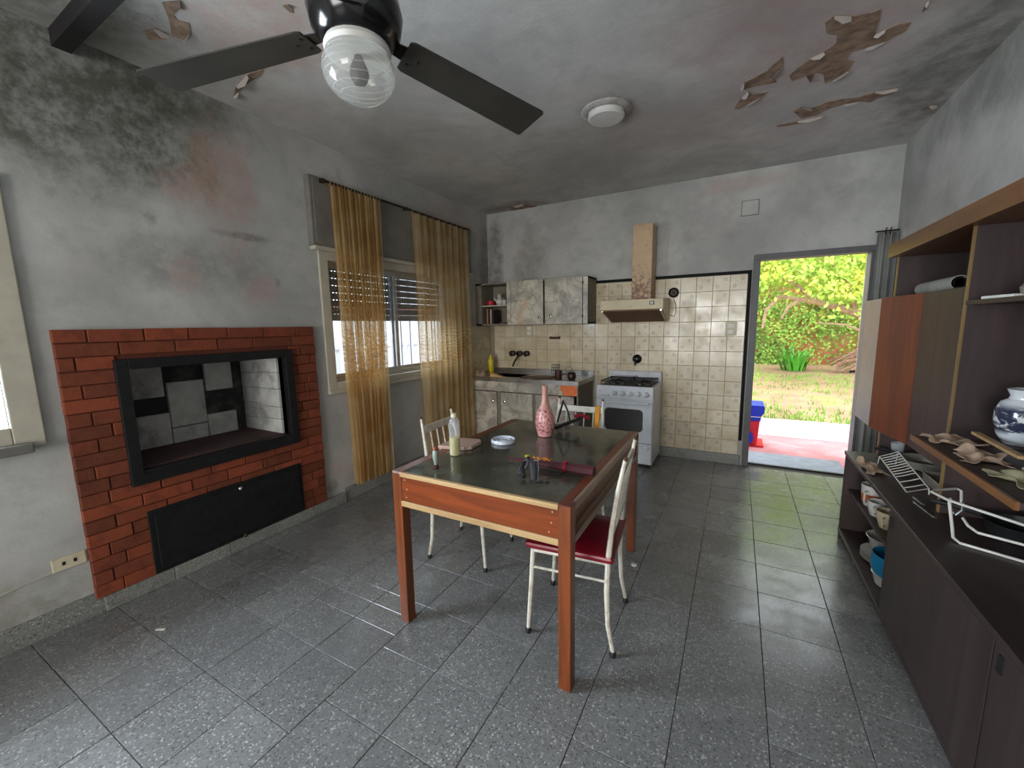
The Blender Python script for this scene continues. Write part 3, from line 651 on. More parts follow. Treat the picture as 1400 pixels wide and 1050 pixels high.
# ------------------------------------------------------------------ ceiling fan, lamp, beam
fanc = Vector((-1.165, 1.095, 2.36))
fan = T('ceiling_fan', 'black ceiling fan with dark blades and a glass globe lamp', 'ceiling fan', fanc)
fx_, fy_ = fanc.x, fanc.y
P('down_rod', MB().tube([(fx_, fy_, 2.50), (fx_, fy_, H - 0.05)], 0.013, 10), 'fan_black', fan, smooth=True)
P('canopy', MB().lathe([(0.02, H - 0.09), (0.055, H - 0.07), (0.07, H - 0.005), (0.07, H)], (fx_, fy_, 0), 24), 'fan_black', fan, smooth=True)
P('motor_housing', MB().lathe([(0.02, 2.63), (0.080, 2.625), (0.090, 2.59), (0.112, 2.565), (0.142, 2.525), (0.152, 2.48), (0.142, 2.43), (0.120, 2.40), (0.106, 2.385), (0.07, 2.38)], (fx_, fy_, 0), 36), 'fan_black', fan, smooth=True)
P('lamp_collar', MB().lathe([(0.06, 2.395), (0.100, 2.39), (0.108, 2.37), (0.103, 2.355)], (fx_, fy_, 0), 28), 'lamp_white', fan, smooth=True)
prof = [(0.103, 2.36)] + [(0.116 * math.sin(a), 2.305 - 0.092 * math.cos(a)) for a in [math.pi * (1 - k / 14) for k in range(5, 14)]] + [(0.004, 2.213)]
gl = P('lamp_globe', MB().lathe(prof, (fx_, fy_, 0), 40, cap=False), 'globe_glass', fan, smooth=True, label='ribbed clear glass globe')
for k in range(7): 
    rr = 0.1165 * math.sin(math.pi * (0.36 + 0.075 * k)); zz = 2.305 + 0.0925 * math.cos(math.pi * (0.36 + 0.075 * k))
    P('glass_rib', MB().tube([(fx_ + rr * math.cos(q * math.pi / 16), fy_ + rr * math.sin(q * math.pi / 16), zz) for q in range(32)], 0.0016, 5, True), 'globe_glass', gl, smooth=True)
P('lamp_bulb', MB().lathe([(0.012, 2.385), (0.014, 2.35), (0.030, 2.315), (0.032, 2.295), (0.020, 2.27), (0.003, 2.265)], (fx_, fy_, 0), 16), 'dark_metal', fan, smooth=True)
for a in (201, 66.5, 306):
    a = math.radians(a); dr = Vector((math.cos(a), math.sin(a), 0)); pr = Vector((-dr.y, dr.x, 0)); tilt = Vector((0, 0, 0.16))
    def bp(r, w, z=0): 
        q = fanc + dr * r + pr * w; return (q.x, q.y, 2.415 - w * 0.16 - 0.07 * (r - 0.15) / 0.6 + z)
    bl_ = P('blade', MB().prism([bp(0.165, -0.062), bp(0.18, -0.070), bp(0.755, -0.088), bp(0.765, -0.080), bp(0.765, 0.080), bp(0.755, 0.088), bp(0.18, 0.070), bp(0.165, 0.062)], (0, 0, 0.005)), 'fan_blade', fan)
    P('blade_arm', MB().prism([bp(0.09, -0.02, 0.006), bp(0.2, -0.035, 0.006), bp(0.22, 0, 0.006), bp(0.2, 0.035, 0.006), bp(0.09, 0.02, 0.006)], (0, 0, 0.005)), 'fan_black', bl_)
    for w in (-0.03, 0.0, 0.03): P('screw', MB().lathe([(0.006, -0.003), (0.006, 0.001)], bp(0.185 + (0.03 if w == 0 else 0), w), 8), 'black_plastic', bl_)
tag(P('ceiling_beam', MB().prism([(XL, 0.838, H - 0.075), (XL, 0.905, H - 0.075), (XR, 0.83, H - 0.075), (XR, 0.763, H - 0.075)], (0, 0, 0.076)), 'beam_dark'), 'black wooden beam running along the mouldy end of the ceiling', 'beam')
lamp = T('ceiling_lamp', 'small round white ceiling lamp with a stained rim', 'lamp', (-0.838, 2.90, H))
P('rim', MB().lathe([(0.165, H), (0.165, H - 0.008), (0.15, H - 0.018), (0.125, H - 0.02), (0.12, H)], (-0.838, 2.90, 0), 36), 'plaster_ceiling', lamp, smooth=True)
P('diffuser', MB().lathe([(0.120, H), (0.120, H - 0.04), (0.108, H - 0.052), (0.02, H - 0.056)], (-0.838, 2.90, 0), 36), 'lamp_white', lamp, smooth=True)

# ------------------------------------------------------------------ dining table
TX0, TX1, TY0, TY1, TZ = -1.405, -0.508, 1.365, 2.565, 0.78
tab = T('dining_table', 'red-brown wooden dining table with a dark laminate top', 'table', ((TX0 + TX1) / 2, (TY0 + TY1) / 2, 0))
for (x, y) in ((TX0, TY0), (TX1 - 0.052, TY0), (TX0, TY1 - 0.052), (TX1 - 0.052, TY1 - 0.052)):
    P('leg', MB().box((x, y, 0), (x + 0.052, y + 0.052, TZ - 0.004)), 'table_leg_wood', tab, bevel=0.003)
P('table_top', MB().box((TX0 + 0.055, TY0 + 0.012, TZ - 0.012), (TX1 - 0.055, TY1 - 0.004, TZ)), 'tabletop_laminate', tab)
for (a, b) in ((TX0, TX0 + 0.054), (TX1 - 0.054, TX1 - 0.016)):
    P('side_rail', MB().box((a, TY0 + (0.052 if 1 else 0), TZ - 0.03), (b, TY1, TZ + 0.001)), 'table_rail_wood', tab, bevel=0.002)
    P('rail_end', MB().box((a, TY0, TZ - 0.004), (b + (0.016 if a > -1 else 0), TY0 + 0.054, TZ + 0.0015)), 'table_rail_wood', tab, bevel=0.002)
P('front_lip', MB().box((TX0 + 0.05, TY0 - 0.004, TZ - 0.020), (TX1 - 0.05, TY0 + 0.014, TZ + 0.001)), 'table_edge_wood', tab, bevel=0.002)
fa = P('front_apron', MB().box((TX0 + 0.052, TY0 + 0.004, 0.642), (TX1 - 0.052, TY0 + 0.024, TZ - 0.018)), 'table_red_wood', tab)
for (x, z) in ((TX0 + 0.075, 0.745), (TX0 + 0.085, 0.70), (TX0 + 0.08, 0.66), (TX1 - 0.075, 0.745), (TX1 - 0.08, 0.70), (TX1 - 0.09, 0.66)): P('peg', MB().lathe([(0.004, 0), (0.004, 0.002), (0.002, 0.003)], (x, TY0 + 0.005, z), 8, (0, -1, 0)), 'table_edge_wood', fa)
P('front_bar', MB().box((TX0 + 0.045, TY0 + 0.0, 0.612), (TX1 - 0.050, TY0 + 0.03, 0.640)), 'table_edge_wood', tab, bevel=0.003)
for (xa, xb, rec) in ((TX1 - 0.016, TX1, TX1 - 0.05), (TX0, TX0 + 0.016, TX0 + 0.03)):
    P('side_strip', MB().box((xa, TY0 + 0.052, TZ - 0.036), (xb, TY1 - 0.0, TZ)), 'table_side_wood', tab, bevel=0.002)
    P('side_board', MB().box((rec, TY0 + 0.05, 0.63), (rec + 0.015, TY1 - 0.05, TZ - 0.03)), 'table_rail_wood', tab)
    P('slide_runner', MB().box((rec + (0.015 if xa > -1 else -0.012), TY0 + 0.05, 0.69), (rec + (0.027 if xa > -1 else 0), TY1 - 0.05, 0.712)), 'table_leg_wood', tab)
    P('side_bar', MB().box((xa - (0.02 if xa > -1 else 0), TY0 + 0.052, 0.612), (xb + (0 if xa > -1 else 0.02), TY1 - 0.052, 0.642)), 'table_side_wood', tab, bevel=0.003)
P('back_apron', MB().box((TX0 + 0.052, TY1 - 0.024, 0.642), (TX1 - 0.052, TY1 - 0.008, TZ - 0.012)), 'table_red_wood', tab)

# ------------------------------------------------------------------ chairs
def chair_proto(label):
    t = T('kitchen_chair', label, 'chair', group='white tube kitchen chairs')
    r = 0.0115
    P('seat', MB().grid(lambda u, v: ((u - .5) * (0.405 - 0.03 * (1 - v)), (v - .5) * 0.40 + 0.005, 0.462 + 0.012 * (1 - (2 * u - 1) ** 4) * (1 - (2 * v - 1) ** 4)), 12, 12), 'red_vinyl', t, smooth=True, local=True, solid=0.0)
    P('seat_pad', MB().box((-0.202, -0.196, 0.432), (0.202, 0.206, 0.463)), 'red_vinyl', t, local=True, bevel=0.012)
    P('seat_frame', MB().tube([(-0.18, -0.17, 0.425), (-0.19, 0.17, 0.425), (0.19, 0.17, 0.425), (0.18, -0.17, 0.425)], 0.010, 8, True), 'white_paint_metal', t, local=True, smooth=True)
    for s in (-1, 1):
        lg = P('front_leg', MB().tube([(s * 0.186, 0.172, 0.43), (s * 0.189, 0.182, 0.25), (s * 0.195, 0.198, 0.02)], [r, r, r * 0.8], 8), 'white_paint_metal', t, local=True, smooth=True)
        P('rubber_foot', MB().lathe([(0.013, 0), (0.013, 0.022), (0.011, 0.026)], (s * 0.195, 0.198, 0), 10), 'black_plastic', lg, local=True, smooth=True)
        pts = [(s * 0.195, -0.200, 0.02), (s * 0.191, -0.176, 0.14), (s * 0.188, -0.168, 0.30), (s * 0.186, -0.172, 0.45), (s * 0.184, -0.186, 0.60), (s * 0.178, -0.206, 0.75), (s * 0.170, -0.232, 0.895)]
        bp_ = P('back_post', MB().tube(pts, [r * 0.85, r, r * 1.1, r * 1.1, r, r * 0.95, r * 0.7], 8), 'white_paint_metal', t, local=True, smooth=True)
        P('rubber_foot', MB().lathe([(0.013, 0), (0.013, 0.022), (0.011, 0.026)], (s * 0.195, -0.200, 0), 10), 'black_plastic', bp_, local=True, smooth=True)
        P('rusty_tip', MB().ball((s * 0.170, -0.234, 0.897), 0.011, 8), 'rust', bp_, local=True, smooth=True)
        P('side_stretcher', MB().tube([(s * 0.189, 0.182, 0.34), (s * 0.188, -0.168, 0.345)], 0.006, 6), 'white_paint_metal', t, local=True, smooth=True)
    P('top_rail', MB().obox((0, -0.217, 0.825), (0.345, 0.012, 0.045), (math.radians(8), 0, 0)), 'white_paint_metal', t, local=True, bevel=0.003)
    P('lower_rail', MB().tube([(-0.184, -0.178, 0.53), (0.184, -0.178, 0.53)], 0.006, 6), 'white_paint_metal', t, local=True, smooth=True)
    for x in (-0.105, -0.035, 0.035, 0.105):
        P('back_spindle', MB().tube([(x, -0.178, 0.53), (x, -0.190, 0.65), (x, -0.215, 0.815)], 0.0055, 6), 'white_paint_metal', t, local=True, smooth=True)
    return t
def dup(root, loc, rz, label):
    r = root.copy(); COL.objects.link(r); r.location = loc; r.rotation_euler = (0, 0, rz); r['label'] = label
    for ch in list(root.children):
        c = ch.copy(); COL.objects.link(c); c.parent = r
        for g in ch.children:
            d = g.copy(); COL.objects.link(d); d.parent = c
    return r
chA = chair_proto('white metal chair with red vinyl seat on the stove side of the table')
dup(chA, (-1.462, 2.085, 0), math.radians(-85), 'white metal chair with rusty post tips between table and gold curtains')
dup(chA, (-1.005, 2.675, 0), math.radians(180), 'white metal chair at the table end facing the sink, orange cloth on it')
chA.location = (-0.625, 1.80, 0); chA.rotation_euler = (0, 0, math.radians(95.3))

# ------------------------------------------------------------------ things on the table
def lathe_obj(name, prof, loc, mat, label, cat, n=24, group=None, axis=None):
    o = link(name, MB().lathe(prof, (0, 0, 0), n, axis).mesh(name, mat, True), None, loc); return tag(o, label, cat, group)
v = T('bottle_vase', 'pink speckled bottle vase standing on the dining table', 'vase', (-1.0, 2.237, TZ))
o = link('vase_body', MB().lathe([(0.036, 0), (0.042, 0.004), (0.055, 0.05), (0.060, 0.085), (0.055, 0.125), (0.038, 0.17), (0.024, 0.205), (0.0185, 0.24), (0.0175, 0.305), (0.0185, 0.312), (0.014, 0.312), (0.013, 0.25)], n=32).mesh('vase_body', 'vase_speckle', True), v, (-1.0, 2.237, TZ))
P('foot_ring', MB().lathe([(0.030, TZ), (0.040, TZ), (0.0425, TZ + 0.006), (0.03, TZ + 0.006)], (-1.0, 2.237, 0), 32), 'umbrella_red', v, smooth=True)
b = T('plastic_bottle', 'clear plastic bottle half full of yellow liquid on the table', 'bottle', (-1.274, 1.69, TZ))
bx, by = -1.274, 1.69
P('bottle_wall', MB().lathe([(0.024, TZ), (0.029, TZ + 0.004), (0.029, TZ + 0.16), (0.027, TZ + 0.185), (0.016, TZ + 0.20), (0.013, TZ + 0.212)], (bx, by, 0), 24, cap=False), 'clear_plastic', b, smooth=True)
P('liquid', MB().lathe([(0.022, TZ + 0.002), (0.027, TZ + 0.006), (0.027, TZ + 0.098), (0.02, TZ + 0.0985)], (bx, by, 0), 24), 'yellow_liquid', b, smooth=True)
P('bottle_cap', MB().lathe([(0.015, TZ + 0.205), (0.016, TZ + 0.208), (0.016, TZ + 0.222), (0.013, TZ + 0.225)], (bx, by, 0), 20), 'ivory_plastic', b, smooth=True)
s = T('small_vial', 'small pale green vial with dark base at the table corner', 'vial', (-1.238, 1.486, TZ)); sx, sy = -1.238, 1.486
P('vial_base', MB().lathe([(0.014, TZ), (0.016, TZ + 0.003), (0.015, TZ + 0.012), (0.007, TZ + 0.018)], (sx, sy, 0), 16), 'brown_glaze', s, smooth=True)
P('vial_body', MB().lathe([(0.007, TZ + 0.015), (0.008, TZ + 0.03), (0.0135, TZ + 0.05), (0.0145, TZ + 0.07), (0.012, TZ + 0.088), (0.01, TZ + 0.09)], (sx, sy, 0), 16), 'pale_green', s, smooth=True)
P('vial_stopper', MB().lathe([(0.011, TZ + 0.089), (0.0115, TZ + 0.096), (0.008, TZ + 0.104)], (sx, sy, 0), 16), 'terracotta_red', s, smooth=True)
tag(P('cutting_board', MB().prism([(-1.425, 1.735, TZ + 0.002), (-1.275, 1.772, TZ + 0.002), (-1.245, 1.80, TZ + 0.002), (-1.255, 1.915, TZ + 0.002), (-1.285, 1.945, TZ + 0.002), (-1.435, 1.915, TZ + 0.002)], (0, 0, 0.02)), 'board_light', bevel=0.003), 'pink-topped wooden cutting board beside the plastic bottle', 'cutting board')
lid = T('container_lid', 'round clear plastic container lid lying on the table', 'lid', (-1.165, 2.01, TZ))
P('lid_rim', MB().lathe([(0.064, TZ), (0.070, TZ + 0.002), (0.070, TZ + 0.018), (0.067, TZ + 0.022), (0.062, TZ + 0.019), (0.060, TZ + 0.012)], (-1.165, 2.01, 0), 40, cap=False), 'milky_plastic', lid, smooth=True)
P('lid_disc', MB().lathe([(0.061, TZ + 0.011), (0.061, TZ + 0.014), (0.044, TZ + 0.014), (0.041, TZ + 0.018), (0.037, TZ + 0.018), (0.034, TZ + 0.013), (0.022, TZ + 0.013), (0.018, TZ + 0.017), (0.003, TZ + 0.018)], (-1.165, 2.01, 0), 40), 'milky_plastic', lid, smooth=True)
um = T('folded_umbrella', 'dark red folded umbrella lying across the table edge', 'umbrella', (-0.75, 1.72, TZ))
ua, ub = Vector((-0.985, 1.735, TZ + 0.012)), Vector((-0.515, 1.69, TZ + 0.03))
pt = lambda k, dz=0: tuple(ua.lerp(ub, k) + Vector((0, 0, dz)))
t_ = MB().tube([pt(0.10), pt(0.25), pt(0.5), pt(0.72), pt(0.86), pt(0.99)], [0.008, 0.013, 0.018, 0.022, 0.026, 0.022], 7)
P('canopy', t_, 'umbrella_red', um)
P('tip', MB().tube([pt(-0.0), pt(0.12)], [0.004, 0.008], 8), 'umbrella_red', um, smooth=True)
P('strap', MB().tube([pt(0.68), pt(0.715)], [0.0245, 0.0255], 10), 'red_vinyl', um)
P('strap_end', MB().obox(pt(0.70, 0.028), (0.03, 0.012, 0.004), (0, -0.4, 0.3)), 'red_vinyl', um)
rb = MB()
for k in range(9):
    c = Vector(pt(0.33 + 0.025 * k, 0.017)); rb.obox(c + Vector((U(-.012, .012), U(0, .02), U(-0.004, .004))), (U(.015, .035), 0.008, 0.0025), (U(-.7, .7), U(-.5, .5), U(-1, 1)))
tag(P('orange_ribbon', rb, 'orange_ribbon'), 'crumpled orange ribbon lying on the red umbrella', 'ribbon')
cp = T('bottlecap', 'tiny yellow bottle cap beside the umbrella tip', 'cap', (-0.905, 1.80, TZ))
P('cap_side', MB().lathe([(0.012, TZ), (0.0125, TZ + 0.012), (0.011, TZ + 0.014)], (-0.905, 1.80, 0), 14), 'dark_grey_plastic', cp, smooth=True)
P('cap_top', MB().lathe([(0.012, TZ + 0.0135), (0.012, TZ + 0.018), (0.009, TZ + 0.019)], (-0.905, 1.80, 0), 14), 'yellow_plastic', cp, smooth=True)
hd = T('plastic_clamp', 'black plastic grip with loops and a curled cord on the table', 'tool', (-0.77, 1.55, TZ))
hx_, hy_ = -0.77, 1.55
P('grip', MB().tube([(hx_ - 0.03, hy_ + 0.09, TZ + 0.045), (hx_ - 0.005, hy_ + 0.05, TZ + 0.055), (hx_ + 0.025, hy_ - 0.0, TZ + 0.04), (hx_ + 0.045, hy_ - 0.045, TZ + 0.016)], [0.012, 0.018, 0.017, 0.012], 8), 'dark_grey_plastic', hd, smooth=True)
P('loop', MB().tube([(hx_ - 0.05 + 0.022 * math.cos(a), hy_ + 0.045 + 0.02 * math.sin(a), TZ + 0.037 + 0.03 * math.sin(a + .8)) for a in [q * math.pi / 8 for q in range(16)]], 0.006, 7, True), 'dark_grey_plastic', hd, smooth=True)
P('second_grip', MB().tube([(hx_ - 0.055, hy_ + 0.06, TZ + 0.05), (hx_ - 0.045, hy_ + 0.02, TZ + 0.03), (hx_ - 0.02, hy_ - 0.01, TZ + 0.012)], [0.01, 0.013, 0.009], 8), 'black_plastic', hd, smooth=True)
P('wire', MB().tube([(hx_ - 0.02, hy_ + 0.085, TZ + 0.058), (hx_ + 0.02, hy_ + 0.05, TZ + 0.072), (hx_ + 0.045, hy_ + 0.0, TZ + 0.05), (hx_ + 0.055, hy_ - 0.035, TZ + 0.012)], 0.0022, 6), 'wire_chrome', hd, smooth=True)
P('cord', MB().tube([(hx_ + 0.02, hy_ + 0.07, TZ + 0.03), (hx_ + 0.055, hy_ + 0.075, TZ + 0.012), (hx_ + 0.09, hy_ + 0.085, TZ + 0.008), (hx_ + 0.11, hy_ + 0.10, TZ + 0.01)], [0.003, 0.003, 0.003, 0.007], 7), 'black_plastic', hd, smooth=True)
P('cord_end', MB().tube([(hx_ + 0.05, hy_ - 0.035, TZ + 0.008), (hx_ + 0.08, hy_ - 0.02, TZ + 0.006), (hx_ + 0.095, hy_ - 0.005, TZ + 0.005)], [0.004, 0.003, 0.004], 7), 'black_plastic', hd, smooth=True)
pl = T('hand_mixer_tool', 'chrome and black hand tool with red grip behind the vase', 'tool', (-0.90, 2.40, TZ))
P('shaft', MB().tube([(-0.975, 2.33, TZ + 0.03), (-0.90, 2.39, TZ + 0.06), (-0.84, 2.44, TZ + 0.085)], [0.012, 0.011, 0.009], 8), 'dark_metal', pl, smooth=True)
P('red_grip', MB().tube([(-0.88, 2.42, TZ + 0.095), (-0.845, 2.44, TZ + 0.105), (-0.79, 2.45, TZ + 0.085)], [0.010, 0.012, 0.011], 8), 'red_vinyl', pl, smooth=True)
for (x, y, z) in ((-0.955, 2.36, 0.02), (-0.915, 2.40, 0.026), (-0.87, 2.43, 0.05)):
    P('gear_wheel', MB().lathe([(0.008, -0.004), (0.022, -0.004), (0.022, 0.004), (0.008, 0.004)], (x, y, TZ + z + 0.003), 14, (0.8, -0.6, 0.3)), 'wire_chrome', pl, smooth=True)
P('lever', MB().tube([(-0.97, 2.36, TZ + 0.06), (-0.965, 2.42, TZ + 0.15), (-0.96, 2.44, TZ + 0.19)], [0.006, 0.007, 0.005], 7), 'dark_metal', pl, smooth=True)
P('second_lever', MB().tube([(-0.955, 2.44, TZ + 0.175), (-0.92, 2.42, TZ + 0.12), (-0.90, 2.40, TZ + 0.07)], [0.005, 0.006, 0.006], 7), 'black_plastic', pl, smooth=True)
# orange cloth over the chair post
OC = [(2.864, 0.668), (2.867, 0.72), (2.874, 0.79), (2.8785, 0.838), (2.884, 0.852), (2.893, 0.856), (2.902, 0.852), (2.9075, 0.838), (2.906, 0.79), (2.903, 0.75)]
def oc(u, v):
    q = min(len(OC) - 1.0001, v * (len(OC) - 1)); k = int(q); y = OC[k][0] + (OC[k + 1][0] - OC[k][0]) * (q - k); z = OC[k][1] + (OC[k + 1][1] - OC[k][1]) * (q - k)
    return (-0.887 + 0.034 * u + 0.003 * math.sin(4 * v), y - 0.003 * math.sin(7 * u) * max(0, 0.4 - v), z)
tag(P('orange_cloth', MB().grid(oc, 8, 27), 'orange_cloth', smooth=True, solid=0.004), 'bright orange cloth draped over the corner of a chair back', 'cloth')

# ------------------------------------------------------------------ stove
st = T('gas_stove', 'white enamel gas stove with dark oven window and five knobs', 'stove', (-0.97, 4.36, 0))
a, b_, f0, bk = -1.25, -0.685, 4.115, 4.615
P('plinth', MB().box((a + 0.02, f0 + 0.03, 0), (b_ - 0.02, bk - 0.02, 0.045)), 'black_enamel', st)
P('body', MB().box((a, f0 + 0.012, 0.04), (b_, bk, 0.825)), 'white_enamel', st, bevel=0.006)
P('control_panel', MB().box((a, f0 - 0.012, 0.705), (b_, f0 + 0.02, 0.832)), 'white_enamel', st, bevel=0.006)
P('backguard', MB().box((a, bk - 0.03, 0.82), (b_, bk, 0.935)), 'white_enamel', st, bevel=0.012)
P('badge', MB().box((a + 0.06, bk - 0.0325, 0.878), (a + 0.30, bk - 0.03, 0.882)).prism([(a + 0.30, bk - 0.0325, 0.872), (a + 0.33, bk - 0.0325, 0.880), (a + 0.30, bk - 0.0325, 0.888)], (0, 0.002, 0)).tube([(a + 0.035 + 0.008 * math.cos(q), bk - 0.031, 0.90 + 0.008 * math.sin(q)) for q in [0.6 + k * 0.5 for k in range(11)]], 0.0015, 5), 'dark_grey_plastic', st)
P('front_badge', MB().box((a + 0.03, f0 - 0.0135, 0.728), (a + 0.12, f0 - 0.012, 0.731)).prism([(a + 0.12, f0 - 0.0135, 0.724), (a + 0.145, f0 - 0.0135, 0.73), (a + 0.12, f0 - 0.0135, 0.736)], (0, 0.002, 0)).box((a + 0.025, f0 - 0.0135, 0.772), (a + 0.06, f0 - 0.012, 0.776)), 'dark_grey_plastic', st)
P('cooktop', MB().box((a + 0.03, f0 + 0.03, 0.826), (b_ - 0.03, bk - 0.045, 0.834)), 'dark_metal', st, bevel=0.004)
for cx in (a + 0.15, b_ - 0.15):
    for cy in (f0 + 0.135, bk - 0.16):
        P('burner', MB().lathe([(0.05, 0.834), (0.048, 0.845), (0.03, 0.848), (0.028, 0.856), (0.004, 0.857)], (cx, cy, 0), 20), 'black_enamel', st, smooth=True)
for xa, xb in ((a + 0.035, (a + b_) / 2 - 0.004), ((a + b_) / 2 + 0.004, b_ - 0.035)):
    g = MB(); zc = 0.868; ya, yb = f0 + 0.04, bk - 0.055
    g.tube([(xa, ya, zc), (xb, ya, zc), (xb, yb, zc), (xa, yb, zc)], 0.0055, 6, True)
    for yy in (ya + (yb - ya) * .25, ya + (yb - ya) * .5, ya + (yb - ya) * .75): g.tube([(xa, yy, zc), (xb, yy, zc)], 0.005, 6)
    g.tube([((xa + xb) / 2, ya, zc), ((xa + xb) / 2, yb, zc)], 0.005, 6)
    for p in ((xa, ya), (xb, ya), (xa, yb), (xb, yb)): g.tube([(*p, 0.83), (*p, zc + 0.01)], 0.005, 6)
    P('pan_support', g, 'black_iron', st, smooth=True)
for k in range(5):
    x = -1.062 + 0.078 * k
    kn = P('knob', MB().lathe([(0.03, 0), (0.029, 0.008), (0.024, 0.012), (0.022, 0.03), (0.018, 0.033)], (x, f0 - 0.012, 0.758), 20, (0, -1, 0)), 'white_enamel', st, smooth=True)
    P('knob_grip', MB().obox((x, f0 - 0.047, 0.758), (0.007, 0.012, 0.04), (0, 0.4, 0)), 'aluminium', kn, bevel=0.002)
def rrect(xa, xb, za, zb, y, r, n=6):
    pts = []
    for cx, cz, a0 in ((xb - r, zb - r, 0), (xa + r, zb - r, 90), (xa + r, za + r, 180), (xb - r, za + r, 270)):
        pts += [(cx + r * math.cos(math.radians(a0 + 90 * k / n)), y, cz + r * math.sin(math.radians(a0 + 90 * k / n))) for k in range(n + 1)]
    return pts
od = P('oven_door', MB().box((a + 0.004, f0 - 0.012, 0.265), (b_ - 0.004, f0 + 0.014, 0.692)), 'white_enamel', st, bevel=0.006)
P('oven_window_frame', MB().prism(rrect(-1.168, -0.768, 0.366, 0.612, f0 - 0.0145, 0.05), (0, 0.004, 0)), 'steel', od)
P('oven_window', MB().prism(rrect(-1.16, -0.776, 0.374, 0.604, f0 - 0.017, 0.045), (0, 0.006, 0)), 'black_enamel', od)
P('oven_handle', MB().box((a + 0.03, f0 - 0.045, 0.655), (b_ - 0.03, f0 - 0.012, 0.682)), 'white_enamel', od, bevel=0.008)
dw = P('warming_drawer', MB().box((a + 0.004, f0 - 0.008, 0.055), (b_ - 0.004, f0 + 0.014, 0.255)), 'white_enamel', st, bevel=0.006)
P('drawer_lip', MB().box((a + 0.004, f0 - 0.018, 0.225), (b_ - 0.004, f0 - 0.006, 0.243)), 'white_enamel', dw, bevel=0.003)
P('drawer_pull', MB().box((b_ - 0.07, f0 - 0.026, 0.205), (b_ - 0.03, f0 - 0.012, 0.24)), 'steel', dw, bevel=0.003)

# ------------------------------------------------------------------ range hood
hd = T('range_hood', 'cream range hood with rust-stained square duct above the stove', 'range hood', (-0.94, 4.42, 1.48))
h0, h1 = -1.25, -0.635
m = MB().prism([(h0, 4.20, 1.590), (h0, 4.20, 1.688), (h0, YB - 0.012, 1.712), (h0, YB - 0.012, 1.475), (h0, 4.60, 1.475)], (h1 - h0, 0, 0))
P('hood_body', m, 'hood_enamel', hd, bevel=0.004)
P('grease_filter', MB().prism([(h0 + 0.02, 4.212, 1.575), (h0 + 0.02, 4.212, 1.583), (h0 + 0.02, 4.59, 1.476), (h0 + 0.02, 4.59, 1.468)], (h1 - h0 - 0.04, 0, 0)), 'hood_filter', hd)
P('filter_edge', MB().prism([(h1 - 0.03, 4.208, 1.570), (h1 - 0.03, 4.208, 1.585), (h1 - 0.03, 4.59, 1.478), (h1 - 0.03, 4.59, 1.463)], (0.016, 0, 0)).prism([(h0 + 0.012, 4.208, 1.570), (h0 + 0.012, 4.208, 1.585), (h0 + 0.012, 4.59, 1.478), (h0 + 0.012, 4.59, 1.463)], (0.016, 0, 0)), 'steel', hd)
P('duct', MB().box((-0.98, 4.40, 1.695), (-0.785, YB - 0.012, 2.44)), 'duct_enamel', hd, bevel=0.004)
sw = P('switch', MB().box((-0.762, 4.194, 1.630), (-0.718, 4.202, 1.668)), 'black_plastic', hd)
for x in (-0.751, -0.737): P('rocker', MB().box((x, 4.189, 1.637), (x + 0.009, 4.196, 1.661)), 'white_cap', sw)

# ------------------------------------------------------------------ sink cabinet
sk = T('sink_cabinet', 'marble-patterned sink base cabinet with a bare orange corner', 'cabinet', (-2.16, 4.38, 0))
P('carcass', MB().box((XL, 4.13, 0.08), (-1.455, YB - 0.012, 0.10)).box((XL, 4.13, 0.10), (-2.846, YB - 0.012, 0.81)).box((-1.475, 4.13, 0.10), (-1.455, YB - 0.012, 0.81)).box((-2.846, YB - 0.03, 0.10), (-1.475, YB - 0.012, 0.81)).box((XL, 4.19, 0), (-1.47, YB - 0.014, 0.08)), 'cabinet_side', sk)
P('apron', MB().box((XL, 4.105, 0.692), (-1.455, 4.13, 0.808)), 'marble_laminate', sk, bevel=0.002)
P('bare_patch', MB().prism([(-1.625, 4.1035, 0.696), (-1.462, 4.1035, 0.696), (-1.462, 4.1035, 0.804), (-1.655, 4.1035, 0.804), (-1.648, 4.1035, 0.775), (-1.66, 4.1035, 0.76), (-1.628, 4.1035, 0.735)], (0, 0.003, 0)), 'orange_patch', sk)
for (xa, xb, kx) in ((-2.86, -2.462, -2.505), (-2.405, -1.99, -2.345), (-1.955, -1.50, -1.56)):
    dd = P('door', MB().box((xa, 4.11, 0.095), (xb, 4.13, 0.682)), 'marble_laminate', sk, bevel=0.003)
    P('knob', MB().lathe([(0.006, 0), (0.006, 0.012), (0.017, 0.016), (0.017, 0.024), (0.008, 0.03)], (kx, 4.11, 0.575), 16, (0, -1, 0)), 'knob_chrome', dd, smooth=True)
for xa, xb in ((-2.455, -2.412), (-1.985, -1.96)): P('stile', MB().box((xa, 4.118, 0.095), (xb, 4.132, 0.688)), 'cabinet_inside', sk)
wt = T('sink_worktop', 'stainless steel worktop with sink bowl and low splashback', 'worktop', (-2.16, 4.38, 0.81))
sx0, sx1, sy0, sy1 = -2.66, -2.20, 4.20, 4.52
m = MB().box((XL, 4.085, 0.81), (-1.44, sy0, 0.856)).box((XL, sy1, 0.81), (-1.44, YB - 0.012, 0.856)).box((XL, sy0, 0.81), (sx0, sy1, 0.856)).box((sx1, sy0, 0.81), (-1.44, sy1, 0.856))
P('top_sheet', m, 'steel', wt)
P('sink_bowl', MB().box((sx0, sy0, 0.68), (sx1, sy1, 0.69)).box((sx0 - 0.005, sy0, 0.68), (sx0, sy1, 0.85)).box((sx1, sy0, 0.68), (sx1 + 0.005, sy1, 0.85)).box((sx0, sy0 - 0.005, 0.68), (sx1, sy0, 0.85)).box((sx0, sy1, 0.68), (sx1, sy1 + 0.005, 0.85)), 'steel', wt)
